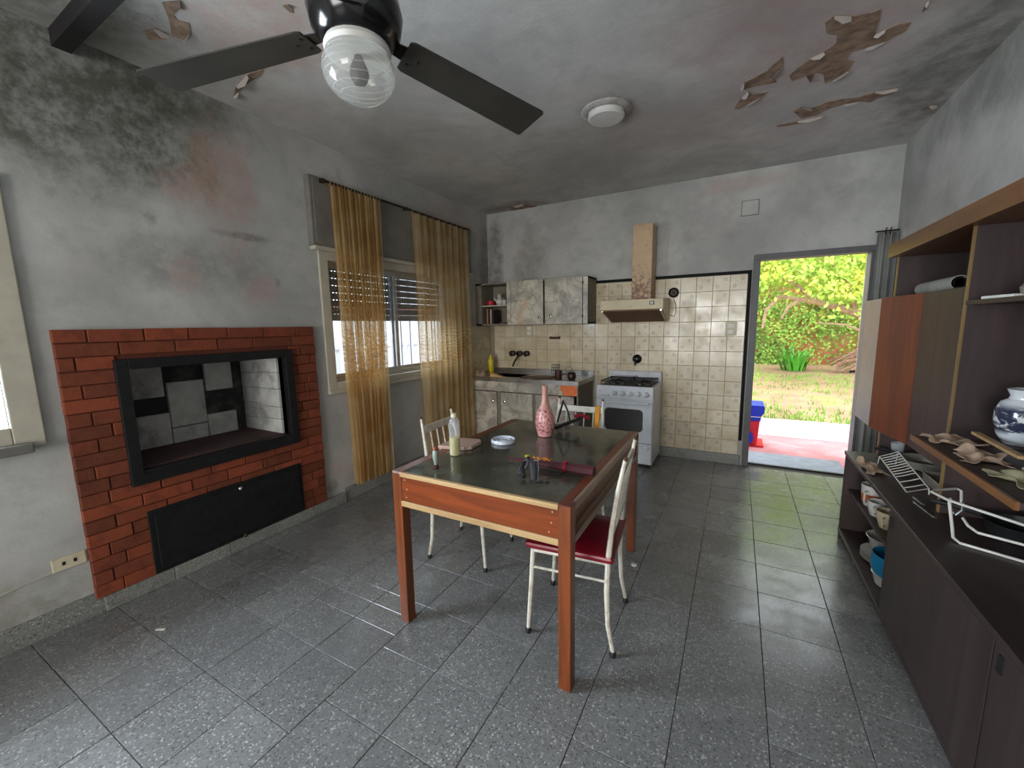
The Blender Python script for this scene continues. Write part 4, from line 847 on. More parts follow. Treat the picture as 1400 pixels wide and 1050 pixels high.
P('splashback', MB().box((XL, YB - 0.03, 0.85), (-1.44, YB - 0.012, 0.915)), 'steel', wt, bevel=0.004)

fc = T('wall_tap', 'dark wall-mounted kitchen tap with three round handles', 'tap', (-2.405, YB - 0.012, 1.10))
for x in (-2.505, -2.405, -2.305):
    P('tap_handle', MB().lathe([(0.035, 0), (0.035, 0.008), (0.016, 0.012), (0.016, 0.04), (0.034, 0.045), (0.036, 0.06), (0.02, 0.066)], (x, YB - 0.012, 1.103), 18, (0, -1, 0)), 'dark_metal', fc, smooth=True)
P('spout', MB().tube([(-2.405, YB - 0.03, 1.095), (-2.405, YB - 0.10, 1.06), (-2.42, YB - 0.16, 1.00), (-2.43, YB - 0.18, 0.95)], 0.011, 8), 'dark_metal', fc, smooth=True)
tag(P('soap_dish', MB().box((-1.985, YB - 0.06, 1.285), (-1.865, YB - 0.010, 1.295)).box((-1.985, YB - 0.062, 1.285), (-1.865, YB - 0.055, 1.312)).box((-1.985, YB - 0.06, 1.285), (-1.978, YB - 0.01, 1.315)).box((-1.872, YB - 0.06, 1.285), (-1.865, YB - 0.01, 1.315)), 'rust', bevel=0.002), 'rusty little soap tray fixed to the tiles over the sink', 'soap tray')

# ------------------------------------------------------------------ wall cabinet
wc = T('wall_cabinet', 'marble-patterned wall cabinet with an open shelf end', 'cabinet', (-2.14, 4.49, 1.46))
za, zb, yf = 1.462, 1.965, 4.335
m = MB().box((XL, yf, za), (-1.425, YB, za + 0.018)).box((XL, yf, zb - 0.018), (-1.425, YB, zb)).box((-1.443, yf, za), (-1.425, YB, zb)).box((XL, yf, za), (-2.78, YB, zb)).box((-2.42, yf, za), (-2.38, YB, zb)).box((XL, YB - 0.01, za), (-1.425, YB, zb))
P('carcass', m, 'cabinet_side', wc)
P('back_panel', MB().box((-2.78, YB - 0.02, za + 0.018), (-2.42, YB - 0.01, zb - 0.018)), 'cabinet_inside', wc)
P('shelf', MB().box((-2.78, yf + 0.01, 1.688), (-2.42, YB - 0.01, 1.703)), 'cream_paint', wc)
for xa in (-2.415, -1.475): P('end_stile', MB().box((xa, yf - 0.014, za + 0.002), (xa + 0.05, yf, zb - 0.004)), 'marble_laminate', wc)
for (xa, xb, kx) in ((-2.36, -1.945, -1.985), (-1.925, -1.482, -1.845)):
    dd = P('door', MB().box((xa, yf - 0.018, za), (xb, yf, zb)), 'marble_laminate', wc, bevel=0.003)
    P('knob', MB().lathe([(0.006, 0), (0.006, 0.012), (0.017, 0.016), (0.017, 0.024), (0.008, 0.03)], (kx, yf - 0.018, 1.545), 16, (0, -1, 0)), 'knob_chrome', dd, smooth=True)
for z in (1.55, 1.90): P('hinge', MB().box((-1.486, yf - 0.022, z - 0.012), (-1.472, yf - 0.012, z + 0.012)), 'dark_metal', wc)
lathe_obj('red_bowl', [(0.03, 0), (0.052, 0.01), (0.06, 0.055), (0.056, 0.055), (0.045, 0.012)], (-2.715, 4.45, 1.704), 'red_plastic', 'small red bowl in the open end of the wall cabinet', 'bowl')
fg = T('ceramic_pot', 'white ceramic pot with a spout inside the open shelf', 'pot', (-2.60, 4.47, 1.703))
P('pot_body', MB().lathe([(0.03, 1.703), (0.042, 1.72), (0.045, 1.76), (0.034, 1.79), (0.022, 1.80), (0.026, 1.825), (0.012, 1.845)], (-2.60, 4.47, 0), 20), 'porcelain', fg, smooth=True)
P('spout', MB().tube([(-2.635, 4.46, 1.75), (-2.66, 4.45, 1.78), (-2.668, 4.45, 1.80)], [0.012, 0.008, 0.007], 8), 'porcelain', fg, smooth=True)
P('handle', MB().tube([(-2.56, 4.47, 1.79), (-2.535, 4.47, 1.785), (-2.535, 4.47, 1.75), (-2.56, 4.47, 1.735)], 0.006, 6), 'porcelain', fg, smooth=True)
lathe_obj('small_cup', [(0.022, 0), (0.026, 0.005), (0.03, 0.06), (0.027, 0.06), (0.022, 0.01)], (-2.515, 4.44, 1.704), 'porcelain', 'small white cup next to the ceramic pot', 'cup')
lathe_obj('shelf_glass', [(0.02, 0), (0.022, 0.005), (0.026, 0.09), (0.024, 0.09), (0.019, 0.008)], (-2.455, 4.47, 1.704), 'clear_glass', 'drinking glass at the end of the open shelf', 'glass')
for k, (mt, w, hh, nm) in enumerate((('book_dark', 0.035, 0.19, 'dark book leaning at the left of the cabinet shelf'), ('book_orange', 0.014, 0.185, 'thin orange book on the lower cabinet shelf'), ('book_dark', 0.032, 0.175, 'dark book between orange and white books'), ('book_white', 0.014, 0.18, 'thin white book on the lower cabinet shelf'), ('book_dark', 0.03, 0.17, 'dark book right of the white one'))):
    x = -2.772 + sum((0.037, 0.016, 0.034, 0.016, 0.03)[:k])
    tag(P('book', MB().box((x, 4.38, 1.481), (x + w, 4.52, 1.481 + hh)), mt, bevel=0.002), nm, 'book', 'books in the wall cabinet')
lathe_obj('small_plate', [(0.03, 0), (0.06, 0.012), (0.062, 0.014), (0.03, 0.004)], (-2.535, 4.45, 1.481), 'pan_grey', 'small grey plate on the lower cabinet shelf', 'plate')

# ------------------------------------------------------------------ things on the worktop
CZ = 0.856
o = T('detergent_bottle', 'yellow detergent bottle by the corner of the worktop', 'bottle', (-2.725, 4.43, CZ)); dx, dy = -2.725, 4.43
P('bottle_body', MB().lathe([(0.03, CZ), (0.034, CZ + 0.006), (0.035, CZ + 0.165), (0.031, CZ + 0.185), (0.019, CZ + 0.197), (0.018, CZ + 0.205)], (dx, dy, 0), 20), 'yellow_plastic', o, smooth=True)
P('bottle_cap', MB().lathe([(0.019, CZ + 0.203), (0.019, CZ + 0.226), (0.012, CZ + 0.23), (0.009, CZ + 0.243)], (dx, dy, 0), 16), 'yellow_plastic', o, smooth=True)
random.seed(21)
tag(P('rag', MB().grid(lambda u, v: (-2.85 + 0.2 * u, 4.12 + 0.2 * v, CZ + 0.004 + 0.055 * math.sin(math.pi * u) * math.sin(math.pi * v) * (1 + .5 * math.sin(13 * u + 9 * v)) ), 14, 14), 'cloth_beige', smooth=True, solid=0.004), 'crumpled beige rag at the window end of the worktop', 'rag')
tag(P('sponge_wedge', MB().prism([(-2.55, 4.11, CZ), (-2.36, 4.11, CZ), (-2.54, 4.11, CZ + 0.05)], (0, 0.07, 0)), 'tan_sponge', bevel=0.004), 'tan wedge-shaped sponge at the front of the sink', 'sponge')
tag(P('wooden_tray', MB().prism([(-2.14, 4.10, CZ), (-1.96, 4.06, CZ), (-1.80, 4.20, CZ), (-1.78, 4.34, CZ), (-1.95, 4.36, CZ), (-2.12, 4.22, CZ)], (0, 0, 0.018)).tube([(-1.80, 4.32, CZ + 0.012), (-1.74, 4.36, CZ + 0.03), (-1.70, 4.39, CZ + 0.04)], 0.008, 6), 'board_dark', bevel=0.003), 'dark wooden chopping board with handle on the worktop', 'chopping board')
lathe_obj('brown_tumbler', [(0.034, 0), (0.036, 0.004), (0.037, 0.105), (0.033, 0.105), (0.031, 0.01)], (-1.685, 4.14, CZ), 'brown_glaze', 'brown ceramic tumbler near the front of the worktop', 'tumbler')
lathe_obj('dark_sugar_pot', [(0.032, 0), (0.045, 0.012), (0.05, 0.045), (0.042, 0.075), (0.036, 0.08), (0.033, 0.085), (0.012, 0.09)], (-1.56, 4.21, CZ), 'dark_pot', 'squat glossy dark pot at the stove end of the worktop', 'pot')
rk = T('wire_stand', 'small grey wire stand leaning against the splashback', 'wire stand', (-1.90, 4.59, CZ))
for k in range(5): P('wire', MB().tube([(-1.955 + 0.024 * k, 4.575, CZ + 0.002), (-1.955 + 0.024 * k, 4.60, CZ + 0.13)], 0.003, 5), 'dark_grey_plastic', rk, smooth=True)
for k in range(3): P('cross_wire', MB().tube([(-1.965, 4.583 + 0.006 * k, CZ + 0.05 + 0.035 * k), (-1.85, 4.583 + 0.006 * k, CZ + 0.05 + 0.035 * k)], 0.003, 5), 'dark_grey_plastic', rk, smooth=True)
wr = T('whisk_ring', 'thin wire ring leaning behind the brown tumbler', 'wire ring', (-1.74, 4.59, CZ))
P('ring', MB().tube([(-1.74 + 0.042 * math.cos(q), 4.60, CZ + 0.058 + 0.042 * math.sin(q)) for q in [k * math.pi / 12 for k in range(24)]], 0.0022, 5, True), 'rust', wr, smooth=True)
P('ring_foot', MB().tube([(-1.77, 4.60, CZ + 0.028), (-1.77, 4.59, CZ + 0.001)], 0.0022, 5).tube([(-1.71, 4.60, CZ + 0.028), (-1.71, 4.59, CZ + 0.001)], 0.0022, 5), 'rust', wr, smooth=True)

# ------------------------------------------------------------------ fittings on the walls
gv = T('gas_valve', 'black gas valve on the tiles above the stove', 'valve', (-0.955, YB - 0.012, 1.06))
P('rosette', MB().lathe([(0.05, 0), (0.05, 0.008), (0.036, 0.02), (0.034, 0.04), (0.02, 0.05)], (-0.955, YB - 0.011, 1.065), 20, (0, -1, 0)), 'black_enamel', gv, smooth=True)
P('lever', MB().tube([(-0.965, YB - 0.05, 1.06), (-0.968, YB - 0.055, 0.995)], [0.011, 0.009], 8), 'black_enamel', gv, smooth=True)
vt = T('flue_socket', 'round brown flue socket beside the range hood', 'flue cap', (-0.63, YB - 0.012, 1.74))
P('outer_ring', MB().lathe([(0.05, 0), (0.052, 0.012), (0.036, 0.02), (0.032, 0.008)], (-0.600, YB - 0.011, 1.762), 22, (0, -1, 0)), 'dark_metal', vt, smooth=True)
P('center_plug', MB().box((-0.611, YB - 0.036, 1.749), (-0.589, YB - 0.012, 1.776)), 'rust', vt, bevel=0.004)
P('hanging_cable', MB().tube([(-0.60, YB - 0.02, 1.70), (-0.575, YB - 0.018, 1.64), (-0.572, YB - 0.018, 1.56), (-0.59, YB - 0.018, 1.52), (-0.622, YB - 0.018, 1.53)], 0.004, 6), 'cloth_beige', vt, smooth=True)
def plate(label, x, z, w=0.085, hgt=0.13, n=2, name='wall_outlet'):
    t = T(name, label, 'outlet', (x, YB - 0.012, z - hgt / 2))
    P('plate', MB().box((x - w / 2, YB - 0.02, z - hgt / 2), (x + w / 2, YB - 0.010, z + hgt / 2)), 'ivory_plastic', t, bevel=0.003)
    for k in range(n): P('socket_face', MB().box((x - 0.026, YB - 0.0225, z + 0.03 - 0.06 * k - 0.02), (x + 0.026, YB - 0.019, z + 0.03 - 0.06 * k + 0.02)), 'white_cap', t, bevel=0.002)
plate('ivory wall outlet on the tiles above the kitchen tap', -2.275, 1.385, 0.10, 0.135)
plate('ivory wall outlet on the tiles beside the doorway', -0.055, 1.385, 0.10, 0.135)
bxp = T('junction_box', 'square painted junction box cover high above the tiles', 'junction box', (0.055, YB, 2.45))
P('cover', MB().box((-0.02, YB - 0.014, 2.445), (0.115, YB, 2.575)), 'plaster_back', bxp, bevel=0.004)
P('cover_lip', bars_frame(MB(), 0, 0.006, 0, 0.145, 0, 0.14, 0.008), 'grey_paint', bxp).matrix_basis = Matrix.Translation((0.120, YB - 0.010, 2.44)) @ Matrix.Rotation(math.pi / 2, 4, 'Z')
so = T('wall_socket', 'old ivory double socket on a patched strip beside the fireplace', 'socket', (XL, 0.60, 0.30))
P('socket_plate', MB().box((XL, 0.545, 0.298), (XL + 0.012, 0.665, 0.362)), 'ivory_plastic', so, bevel=0.003)
for yy in (0.585, 0.625): P('socket_hole', MB().box((XL + 0.011, yy - 0.006, 0.322), (XL + 0.013, yy + 0.006, 0.34)), 'dark_metal', so)
P('cable_cover', MB().prism([(XL, 0.20, 0.262), (XL, 0.545, 0.30), (XL, 0.545, 0.307), (XL, 0.20, 0.269)], (0.006, 0, 0)), 'cream_paint', so)
lathe_obj('bottlecap', [(0.004, 0), (0.017, 0.001), (0.018, 0.006), (0.012, 0.008)], (-0.476, 2.37, 0.0), 'white_cap', 'white bottle top lying on the floor near the table leg', 'bottle top')
tag(P('paper_scrap', MB().obox((-2.42, 0.77, 0.001), (0.045, 0.012, 0.002), (0, 0, 0.5)), 'white_cap'), 'white paper scrap on the floor below the socket', 'paper')

# grey curtain beside the door
gc = T('door_curtain', 'grey folded curtain hanging beside the garden doorway', 'curtain', (1.03, 4.58, 0.1))
P('fabric', MB().grid(lambda u, v: (0.985 + 0.13 * u - 0.0 * v, 4.575 + 0.016 * math.sin(u * 17 + 0.5 * v) + 0.005 * math.sin(u * 37), 2.16 - 2.06 * v), 40, 12), 'curtain_grey', gc, smooth=True, solid=0.004)
P('curtain_rod', MB().tube([(0.97, 4.575, 2.17), (XR - 0.003, 4.575, 2.172)], 0.006, 6), 'dark_metal', gc, smooth=True)
for x in (1.03, 1.06): P('curtain_hook', MB().tube([(x, 4.56, 2.14), (x, 4.55, 2.19), (x + 0.012, 4.575, 2.195)], 0.004, 5), 'dark_metal', gc, smooth=True)

# ------------------------------------------------------------------ wall unit (right)
FXU = 0.665; YU1 = 3.335; YU0 = 0.30; TU = 0.60; UX = 0.82
wu = T('wall_unit', 'long dark wood wall unit with sideboard and open upper shelves', 'wall unit', (0.9, 1.9, 0))
P('plinth', MB().box((FXU + 0.05, YU0, 0), (XR, YU1 - 0.03, 0.05)), 'unit_back', wu)
P('base_board', MB().box((FXU, YU0, 0.045), (XR, YU1, 0.07)), 'unit_wood_front', wu, bevel=0.002)
P('end_panel', MB().box((FXU + 0.003, YU1 - 0.022, 0.0), (XR, YU1, TU - 0.02)), 'unit_wood', wu, bevel=0.002)
P('worktop', MB().box((FXU - 0.003, YU0, TU - 0.022), (XR, YU1 + 0.003, TU)), 'unit_top', wu, bevel=0.002)
P('back_panel', MB().box((XR - 0.012, YU0, 0.05), (XR, YU1, TU)).box((XR - 0.012, YU0, 0.8), (XR, YU1, 1.84)), 'unit_back', wu)
P('partition', MB().box((FXU + 0.022, 2.39, 0.07), (XR, 2.412, TU - 0.022)), 'unit_wood', wu)
P('inner_shelf', MB().box((FXU + 0.03, 2.41, 0.335), (XR, YU1 - 0.022, 0.352)), 'unit_wood', wu, bevel=0.002)
for (ya, yb) in ((1.525, 2.415), (0.63, 1.518)):
    dd = P('cabinet_door', MB().box((FXU, ya, 0.072), (FXU + 0.02, yb, TU - 0.026)), 'unit_wood_front', wu, bevel=0.002)
    P('slot_handle', MB().box((FXU - 0.004, yb - 0.05, 0.505), (FXU + 0.004, yb - 0.03, 0.555)), 'black_iron', dd)
P('drawer_front', MB().box((FXU, 0.31, 0.072), (FXU + 0.02, 0.622, TU - 0.026)), 'unit_wood_front', wu, bevel=0.002)
P('crown', MB().box((UX - 0.04, YU0, 1.815), (XR, YU1 + 0.02, 1.893)), 'unit_crown_lit', wu, bevel=0.002)
for yy in (YU1 - 0.018, 2.405, 1.46, YU0):
    up = P('upright', MB().box((UX + 0.006, yy, TU if yy > 3 else 0.60), (XR, yy + 0.018, 1.815)), 'unit_wood', wu)
    P('upright_edge', MB().box((UX, yy, TU), (UX + 0.006, yy + 0.018, 1.815)), 'unit_edge', up)
P('long_shelf', MB().box((0.676, 1.535, 0.945), (XR, 2.290, 0.965)), 'unit_wood', wu, bevel=0.002)
P('long_shelf_edge', MB().box((0.668, 1.535, 0.943), (0.677, 2.290, 0.967)), 'unit_crown_lit', wu)
P('high_shelf', MB().box((UX + 0.0, 1.478, 1.502), (XR, 2.405, 1.520)), 'unit_wood', wu, bevel=0.002)
P('near_shelf', MB().box((UX + 0.0, YU0 + 0.018, 1.30), (XR, 1.46, 1.318)), 'unit_wood', wu, bevel=0.002)
cb = P('hanging_cupboard', MB().box((UX + 0.01, 2.425, 1.562), (XR, YU1 - 0.02, 1.580)).box((UX + 0.01, 2.425, 0.785), (XR, YU1 - 0.02, 0.80)).box((XR - 0.02, 2.425, 0.80), (XR, YU1 - 0.02, 1.565)), 'unit_wood', wu)
P('cupboard_door', MB().box((UX, 2.43, 0.79), (UX + 0.018, 2.855, 1.575)), 'unit_wood', cb, bevel=0.002)
P('cupboard_door', MB().prism([(UX, 2.862, 0.787), (0.750, 3.262, 0.787), (0.768, 3.266, 0.787), (UX + 0.018, 2.868, 0.787)], (0, 0, 0.79)), 'unit_wood_lit_red', cb, bevel=0.002, label='reddish cupboard door standing ajar')
P('cupboard_door', MB().box((0.772, 3.30, 0.772), (0.790, 3.70, 1.576)), 'door_inner_pale', cb, bevel=0.002, label='pale inner face of the door folded right back')
P('shelf_support', MB().tube([(1.105, 2.275, TU), (1.105, 2.275, 0.947)], 0.006, 6), 'unit_wood_front', wu)

# things on and in the wall unit
pr = T('paper_roll', 'grey paper roll lying on top of the hanging cupboard', 'paper roll', (0.93, 2.95, 1.58))
P('roll_sheet', MB().lathe([(0.030, 0), (0.034, 0), (0.034, 0.48), (0.030, 0.48), (0.030, 0.0)], (0.90, 2.72, 1.614), 20, (0.02, 1, 0), cap=False), 'paper_grey', pr, smooth=True)
P('roll_core', MB().lathe([(0.020, 0.0), (0.022, 0), (0.022, 0.47), (0.020, 0.47)], (0.90, 2.722, 1.614), 16, (0.02, 1, 0), cap=False), 'dark_metal', pr, smooth=True)
lathe_obj('small_ornament', [(0.008, 0), (0.012, 0.002), (0.006, 0.008), (0.013, 0.02), (0.013, 0.03), (0.004, 0.04)], (0.88, 2.55, 1.581), 'white_cap', 'tiny white ornament on the hanging cupboard', 'ornament', 14)
tag(P('folded_napkin', MB().obox((0.87, 2.25, 1.5265), (0.05, 0.16, 0.012), (0, 0, 0.15)), 'white_cap', bevel=0.003), 'folded white napkin on the high shelf', 'napkin')
lathe_obj('dark_ornament', [(0.03, 0), (0.05, 0.01), (0.055, 0.035), (0.04, 0.055), (0.01, 0.065)], (0.93, 2.17, 1.5205), 'pan_grey', 'grey rounded ornament next to the folded napkin', 'ornament', 18)
SZ = 0.965
ov = T('porcelain_vase', 'white porcelain vase with dark blue landscape on the shelf', 'vase', (0.96, 2.222, SZ + 0.010))
link('vase_body', MB().lathe([(0.046, 0), (0.052, 0.004), (0.069, 0.035), (0.080, 0.085), (0.080, 0.128), (0.068, 0.158), (0.049, 0.171), (0.046, 0.184), (0.056, 0.207), (0.053, 0.209), (0.043, 0.19)], n=32).mesh('vase_body', 'porcelain_blue_scene', True), ov, (0.96, 2.222, SZ + 0.010))
P('foot_ring', MB().lathe([(0.036, SZ + 0.010), (0.047, SZ + 0.010), (0.052, SZ + 0.015), (0.036, SZ + 0.015)], (0.96, 2.222, 0), 32), 'porcelain', ov, smooth=True)
tag(P('wooden_coaster', MB().lathe([(0.062, SZ), (0.066, SZ + 0.002), (0.066, SZ + 0.009), (0.062, SZ + 0.011)], (0.96, 2.222, 0), 24), 'unit_wood', smooth=True), 'dark wooden stand under the porcelain vase', 'stand')
random.seed(31)
def sheet_paper(label, cx, cy, z, w, d, rz, mat):
    c, s = math.cos(rz), math.sin(rz); p1, p2 = U(0, 6), U(0, 6)
    def pts(u, v):
        e = 1 + 0.16 * math.sin(17 * v + p1) * (2 * u - 1) ** 2; e2 = 1 + 0.16 * math.sin(15 * u + p2) * (2 * v - 1) ** 2
        a_, b_ = (u - .5) * w * e, (v - .5) * d * e2
        return (cx + c * a_ - s * b_, cy + s * a_ + c * b_, z + 0.002 + 0.011 * (1 + math.sin(9 * u + p1 + 3 * v)) * (0.5 + 0.5 * math.sin(11 * v + p2 - 4 * u)) + 0.012 * abs(2 * v - 1) ** 3 * (0.5 + 0.5 * math.sin(8 * u + p2)))
    tag(P('paper_sheet', MB().grid(pts, 16, 20), mat, smooth=False, solid=0.0015), label, 'paper', 'loose papers on the wall unit')
sheet_paper('crumpled brown paper at the cupboard end of the long shelf', 0.762, 2.195, SZ, 0.13, 0.15, 0.2, 'paper_old')
sheet_paper('torn old paper in the middle of the long shelf', 0.765, 1.975, SZ, 0.11, 0.18, -0.2, 'paper_old')
sheet_paper('greenish leaf of paper near the end of the long shelf', 0.80, 1.715, SZ, 0.15, 0.20, 0.4, 'paper_green')
sheet_paper('beige paper crushed on the sideboard top at the garden end', 0.715, 2.98, TU, 0.085, 0.26, 0.05, 'paper_old')
tag(P('wooden_stick', MB().obox((0.846, 2.10, SZ + 0.030), (0.024, 0.36, 0.011), (0.0, 0, -0.05)), 'table_edge_wood', bevel=0.002), 'flat wooden stick lying across papers on the long shelf', 'stick')
lathe_obj('yellow_ball', [(0.005, 0), (0.03, 0.01), (0.038, 0.036), (0.03, 0.062), (0.004, 0.072)], (0.875, 1.88, SZ), 'paper_green', 'pale yellow ball beside the porcelain vase', 'ball', 18)
# wire toast rack
tr = T('toast_rack', 'chrome wire rack on the sideboard beside the crushed paper', 'wire rack', (0.83, 2.9, TU))
z0_, z1_ = TU + 0.05, TU + 0.085
A0, A1, B0, B1 = Vector((0.775, 3.08, z0_)), Vector((0.775, 2.62, TU + 0.004)), Vector((0.86, 3.10, z1_)), Vector((0.86, 2.64, TU + 0.03))
P('frame', MB().tube([A0, A1, B1, B0], 0.0035, 6, True).tube([A0, (0.775, 3.10, TU + 0.002)], 0.003, 5).tube([B0, (0.86, 3.12, TU + 0.002)], 0.003, 5).tube([B1, (0.86, 2.63, TU + 0.002)], 0.003, 5), 'wire_white', tr, smooth=True)
for k in range(12):
    q = (k / 8) * 0.55 if k < 9 else 0.62 + (k - 9) * 0.14
    P('rung', MB().tube([A0.lerp(A1, q), (A0.lerp(A1, q) + B0.lerp(B1, q)) / 2 + Vector((0, 0, -0.002)), B0.lerp(B1, q)], 0.0028, 5), 'wire_white', tr, smooth=True)
pn = T('frying_pan', 'shallow grey pan behind the wire rack on the sideboard', 'pan', (0.99, 3.12, TU))
P('pan_body', MB().lathe([(0.09, TU), (0.105, TU + 0.006), (0.118, TU + 0.05), (0.122, TU + 0.052), (0.112, TU + 0.05), (0.10, TU + 0.01), (0.01, TU + 0.008)], (0.985, 3.12, 0), 32), 'pan_grey', pn, smooth=True)
P('pan_handle', MB().tube([(0.88, 3.17, TU + 0.045), (0.83, 3.22, TU + 0.06), (0.79, 3.245, TU + 0.058)], [0.008, 0.011, 0.011], 8), 'pan_black', pn, smooth=True)
lathe_obj('glass_tumbler', [(0.025, 0), (0.028, 0.004), (0.034, 0.10), (0.032, 0.10), (0.026, 0.008)], (0.90, 3.265, TU), 'clear_glass', 'small drinking glass under the ajar cupboard door', 'glass', 20)
bt = T('baking_tin', 'embossed grey metal tin on the sideboard under the long shelf', 'tin', (0.98, 2.72, TU))
P('tin_body', MB().box((0.90, 2.50, TU), (1.06, 2.86, TU + 0.006)).box((0.90, 2.50, TU), (0.906, 2.86, TU + 0.05)).box((1.054, 2.50, TU), (1.06, 2.86, TU + 0.05)).box((0.90, 2.50, TU), (1.06, 2.506, TU + 0.05)).box((0.90, 2.854, TU), (1.06, 2.86, TU + 0.05)), 'pan_grey', bt, bevel=0.002)
P('tin_rim', MB().tube([(0.898, 2.498, TU + 0.05), (1.062, 2.498, TU + 0.05), (1.062, 2.862, TU + 0.05), (0.898, 2.862, TU + 0.05)], 0.004, 6, True), 'pan_grey', bt, smooth=True)
# white wire dish rack around a black pan
dr_ = T('dish_rack', 'white wire dish rack on the sideboard worktop', 'dish rack', (0.95, 2.05, TU))
P('top_wire', MB().tube([(0.872, 2.355, TU + 0.075), (0.868, 2.36, TU + 0.125), (0.855, 2.366, TU + 0.13), (0.765, 2.30, TU + 0.13), (0.750, 2.275, TU + 0.13), (0.772, 2.205, TU + 0.13), (0.80, 2.165, TU + 0.13), (0.914, 2.033, TU + 0.13), (1.05, 1.87, TU + 0.13), (1.10, 1.80, TU + 0.13)], 0.0052, 7), 'wire_white', dr_, smooth=True)
P('corner_wire', MB().tube([(0.778, 2.196, TU + 0.128), (0.774, 2.13, TU + 0.04), (0.772, 2.109, TU + 0.012), (0.782, 2.08, TU + 0.006), (0.918, 2.01, TU + 0.006), (1.08, 1.925, TU + 0.006)], 0.0052, 7), 'wire_white', dr_, smooth=True)
P('middle_wire', MB().tube([(0.812, 2.165, TU + 0.075), (0.812, 2.12, TU + 0.064), (0.822, 2.075, TU + 0.06), (0.919, 2.028, TU + 0.06), (1.08, 1.945, TU + 0.06)], 0.005, 7), 'wire_white', dr_, smooth=True)
P('cutlery_clip', MB().tube([(0.80, 2.25, TU + 0.125), (0.805, 2.25, TU + 0.07), (0.82, 2.245, TU + 0.055), (0.835, 2.24, TU + 0.08), (0.835, 2.24, TU + 0.12)], 0.005, 6), 'wire_chrome', dr_, smooth=True)
bp2 = T('black_roasting_pan', 'black round roasting pan lying behind the white dish rack', 'pan', (1.0, 2.24, TU))
P('pan_body', MB().lathe([(0.07, TU), (0.085, TU + 0.004), (0.10, TU + 0.06), (0.104, TU + 0.062), (0.095, TU + 0.06), (0.08, TU + 0.01), (0.01, TU + 0.008)], (1.0, 2.24, 0), 32), 'pan_black', bp2, smooth=True)
P('pan_handle', MB().tube([(0.92, 2.29, TU + 0.055), (0.845, 2.345, TU + 0.06), (0.79, 2.385, TU + 0.055)], [0.007, 0.01, 0.009], 8), 'pan_black', bp2, smooth=True)
tag(P('table_knife', MB().obox((0.775, 2.40, TU + 0.004), (0.012, 0.17, 0.004), (0, 0, 0.12)).obox((0.785, 2.50, TU + 0.006), (0.014, 0.08, 0.009), (0, 0, 0.12)), 'wire_chrome', bevel=0.001), 'thin table knife lying on the sideboard by the dish rack', 'knife')
# crockery in the open bay
def cup(label, x, y, z, r, h, mat, band=None, hang=0.0):
    t = T('cup', label, 'cup', (x, y, z), group='cups in the open bay')
    P('cup_body', MB().lathe([(r * .6, z), (r * .7, z + 0.004), (r * .95, z + h * .6), (r, z + h), (r * .93, z + h), (r * .85, z + h * .5), (r * .6, z + 0.01)], (x, y, 0), 24), mat, t, smooth=True)
    P('cup_handle', MB().tube([(x - r * .8 * math.cos(hang), y - r * .8 * math.sin(hang) , z + h * .8), (x - r * 1.5 * math.cos(hang), y - r * 1.5 * math.sin(hang), z + h * .75), (x - r * 1.5 * math.cos(hang), y - r * 1.5 * math.sin(hang), z + h * .35), (x - r * .8 * math.cos(hang), y - r * .8 * math.sin(hang), z + h * .25)], 0.005, 6), mat, t, smooth=True)
    if band: P('painted_band', MB().lathe([(r * .84, z + h * .2), (r * .965, z + h * .6), (r * .97, z + h * .6), (r * .85, z + h * .2)], (x, y, 0), 24, cap=False), band, t, smooth=True)
IS = 0.352
cup('white cup with an orange painted flower in the open bay', 0.755, 3.05, IS, 0.055, 0.13, 'porcelain', 'orange_print', 0.9)
cup('small plain white cup between two larger cups', 0.745, 2.90, IS, 0.046, 0.085, 'porcelain', None, 1.1)
cup('beige mug with a big handle in the open bay', 0.755, 2.74, IS, 0.055, 0.095, 'porcelain_cream', None, 1.0)
cup('cream cup pushed behind the beige mug', 0.86, 2.62, IS, 0.05, 0.09, 'porcelain_cream', None, 0.9)
for k in range(4):
    lathe_obj('dinner_plate', [(0.06, 0), (0.075, 0.004), (0.115, 0.018), (0.116, 0.021), (0.075, 0.008), (0.01, 0.006)], (0.815, 2.93, 0.07 + 0.012 * k), 'porcelain', 'white dinner plate in the stack at the bottom of the bay', 'plate', 32, 'plates in the open bay')
lathe_obj('deep_dish', [(0.06, 0), (0.07, 0.004), (0.098, 0.085), (0.104, 0.09), (0.10, 0.092), (0.09, 0.085), (0.06, 0.01)], (0.82, 2.93, 0.128), 'porcelain', 'deep white dish standing on the plate stack', 'dish', 32)
lathe_obj('white_basin', [(0.07, 0), (0.080, 0.006), (0.092, 0.06), (0.097, 0.065), (0.092, 0.067), (0.075, 0.012)], (0.785, 2.665, 0.07), 'porcelain', 'white basin holding a blue bowl in the bay', 'basin', 32)
lathe_obj('blue_bowl', [(0.05, 0.0), (0.07, 0.006), (0.088, 0.045), (0.102, 0.075), (0.106, 0.11), (0.10, 0.155), (0.095, 0.155), (0.08, 0.03)], (0.785, 2.665, 0.086), 'blue_plastic', 'bright blue plastic bowl in the open bay', 'bowl', 32)

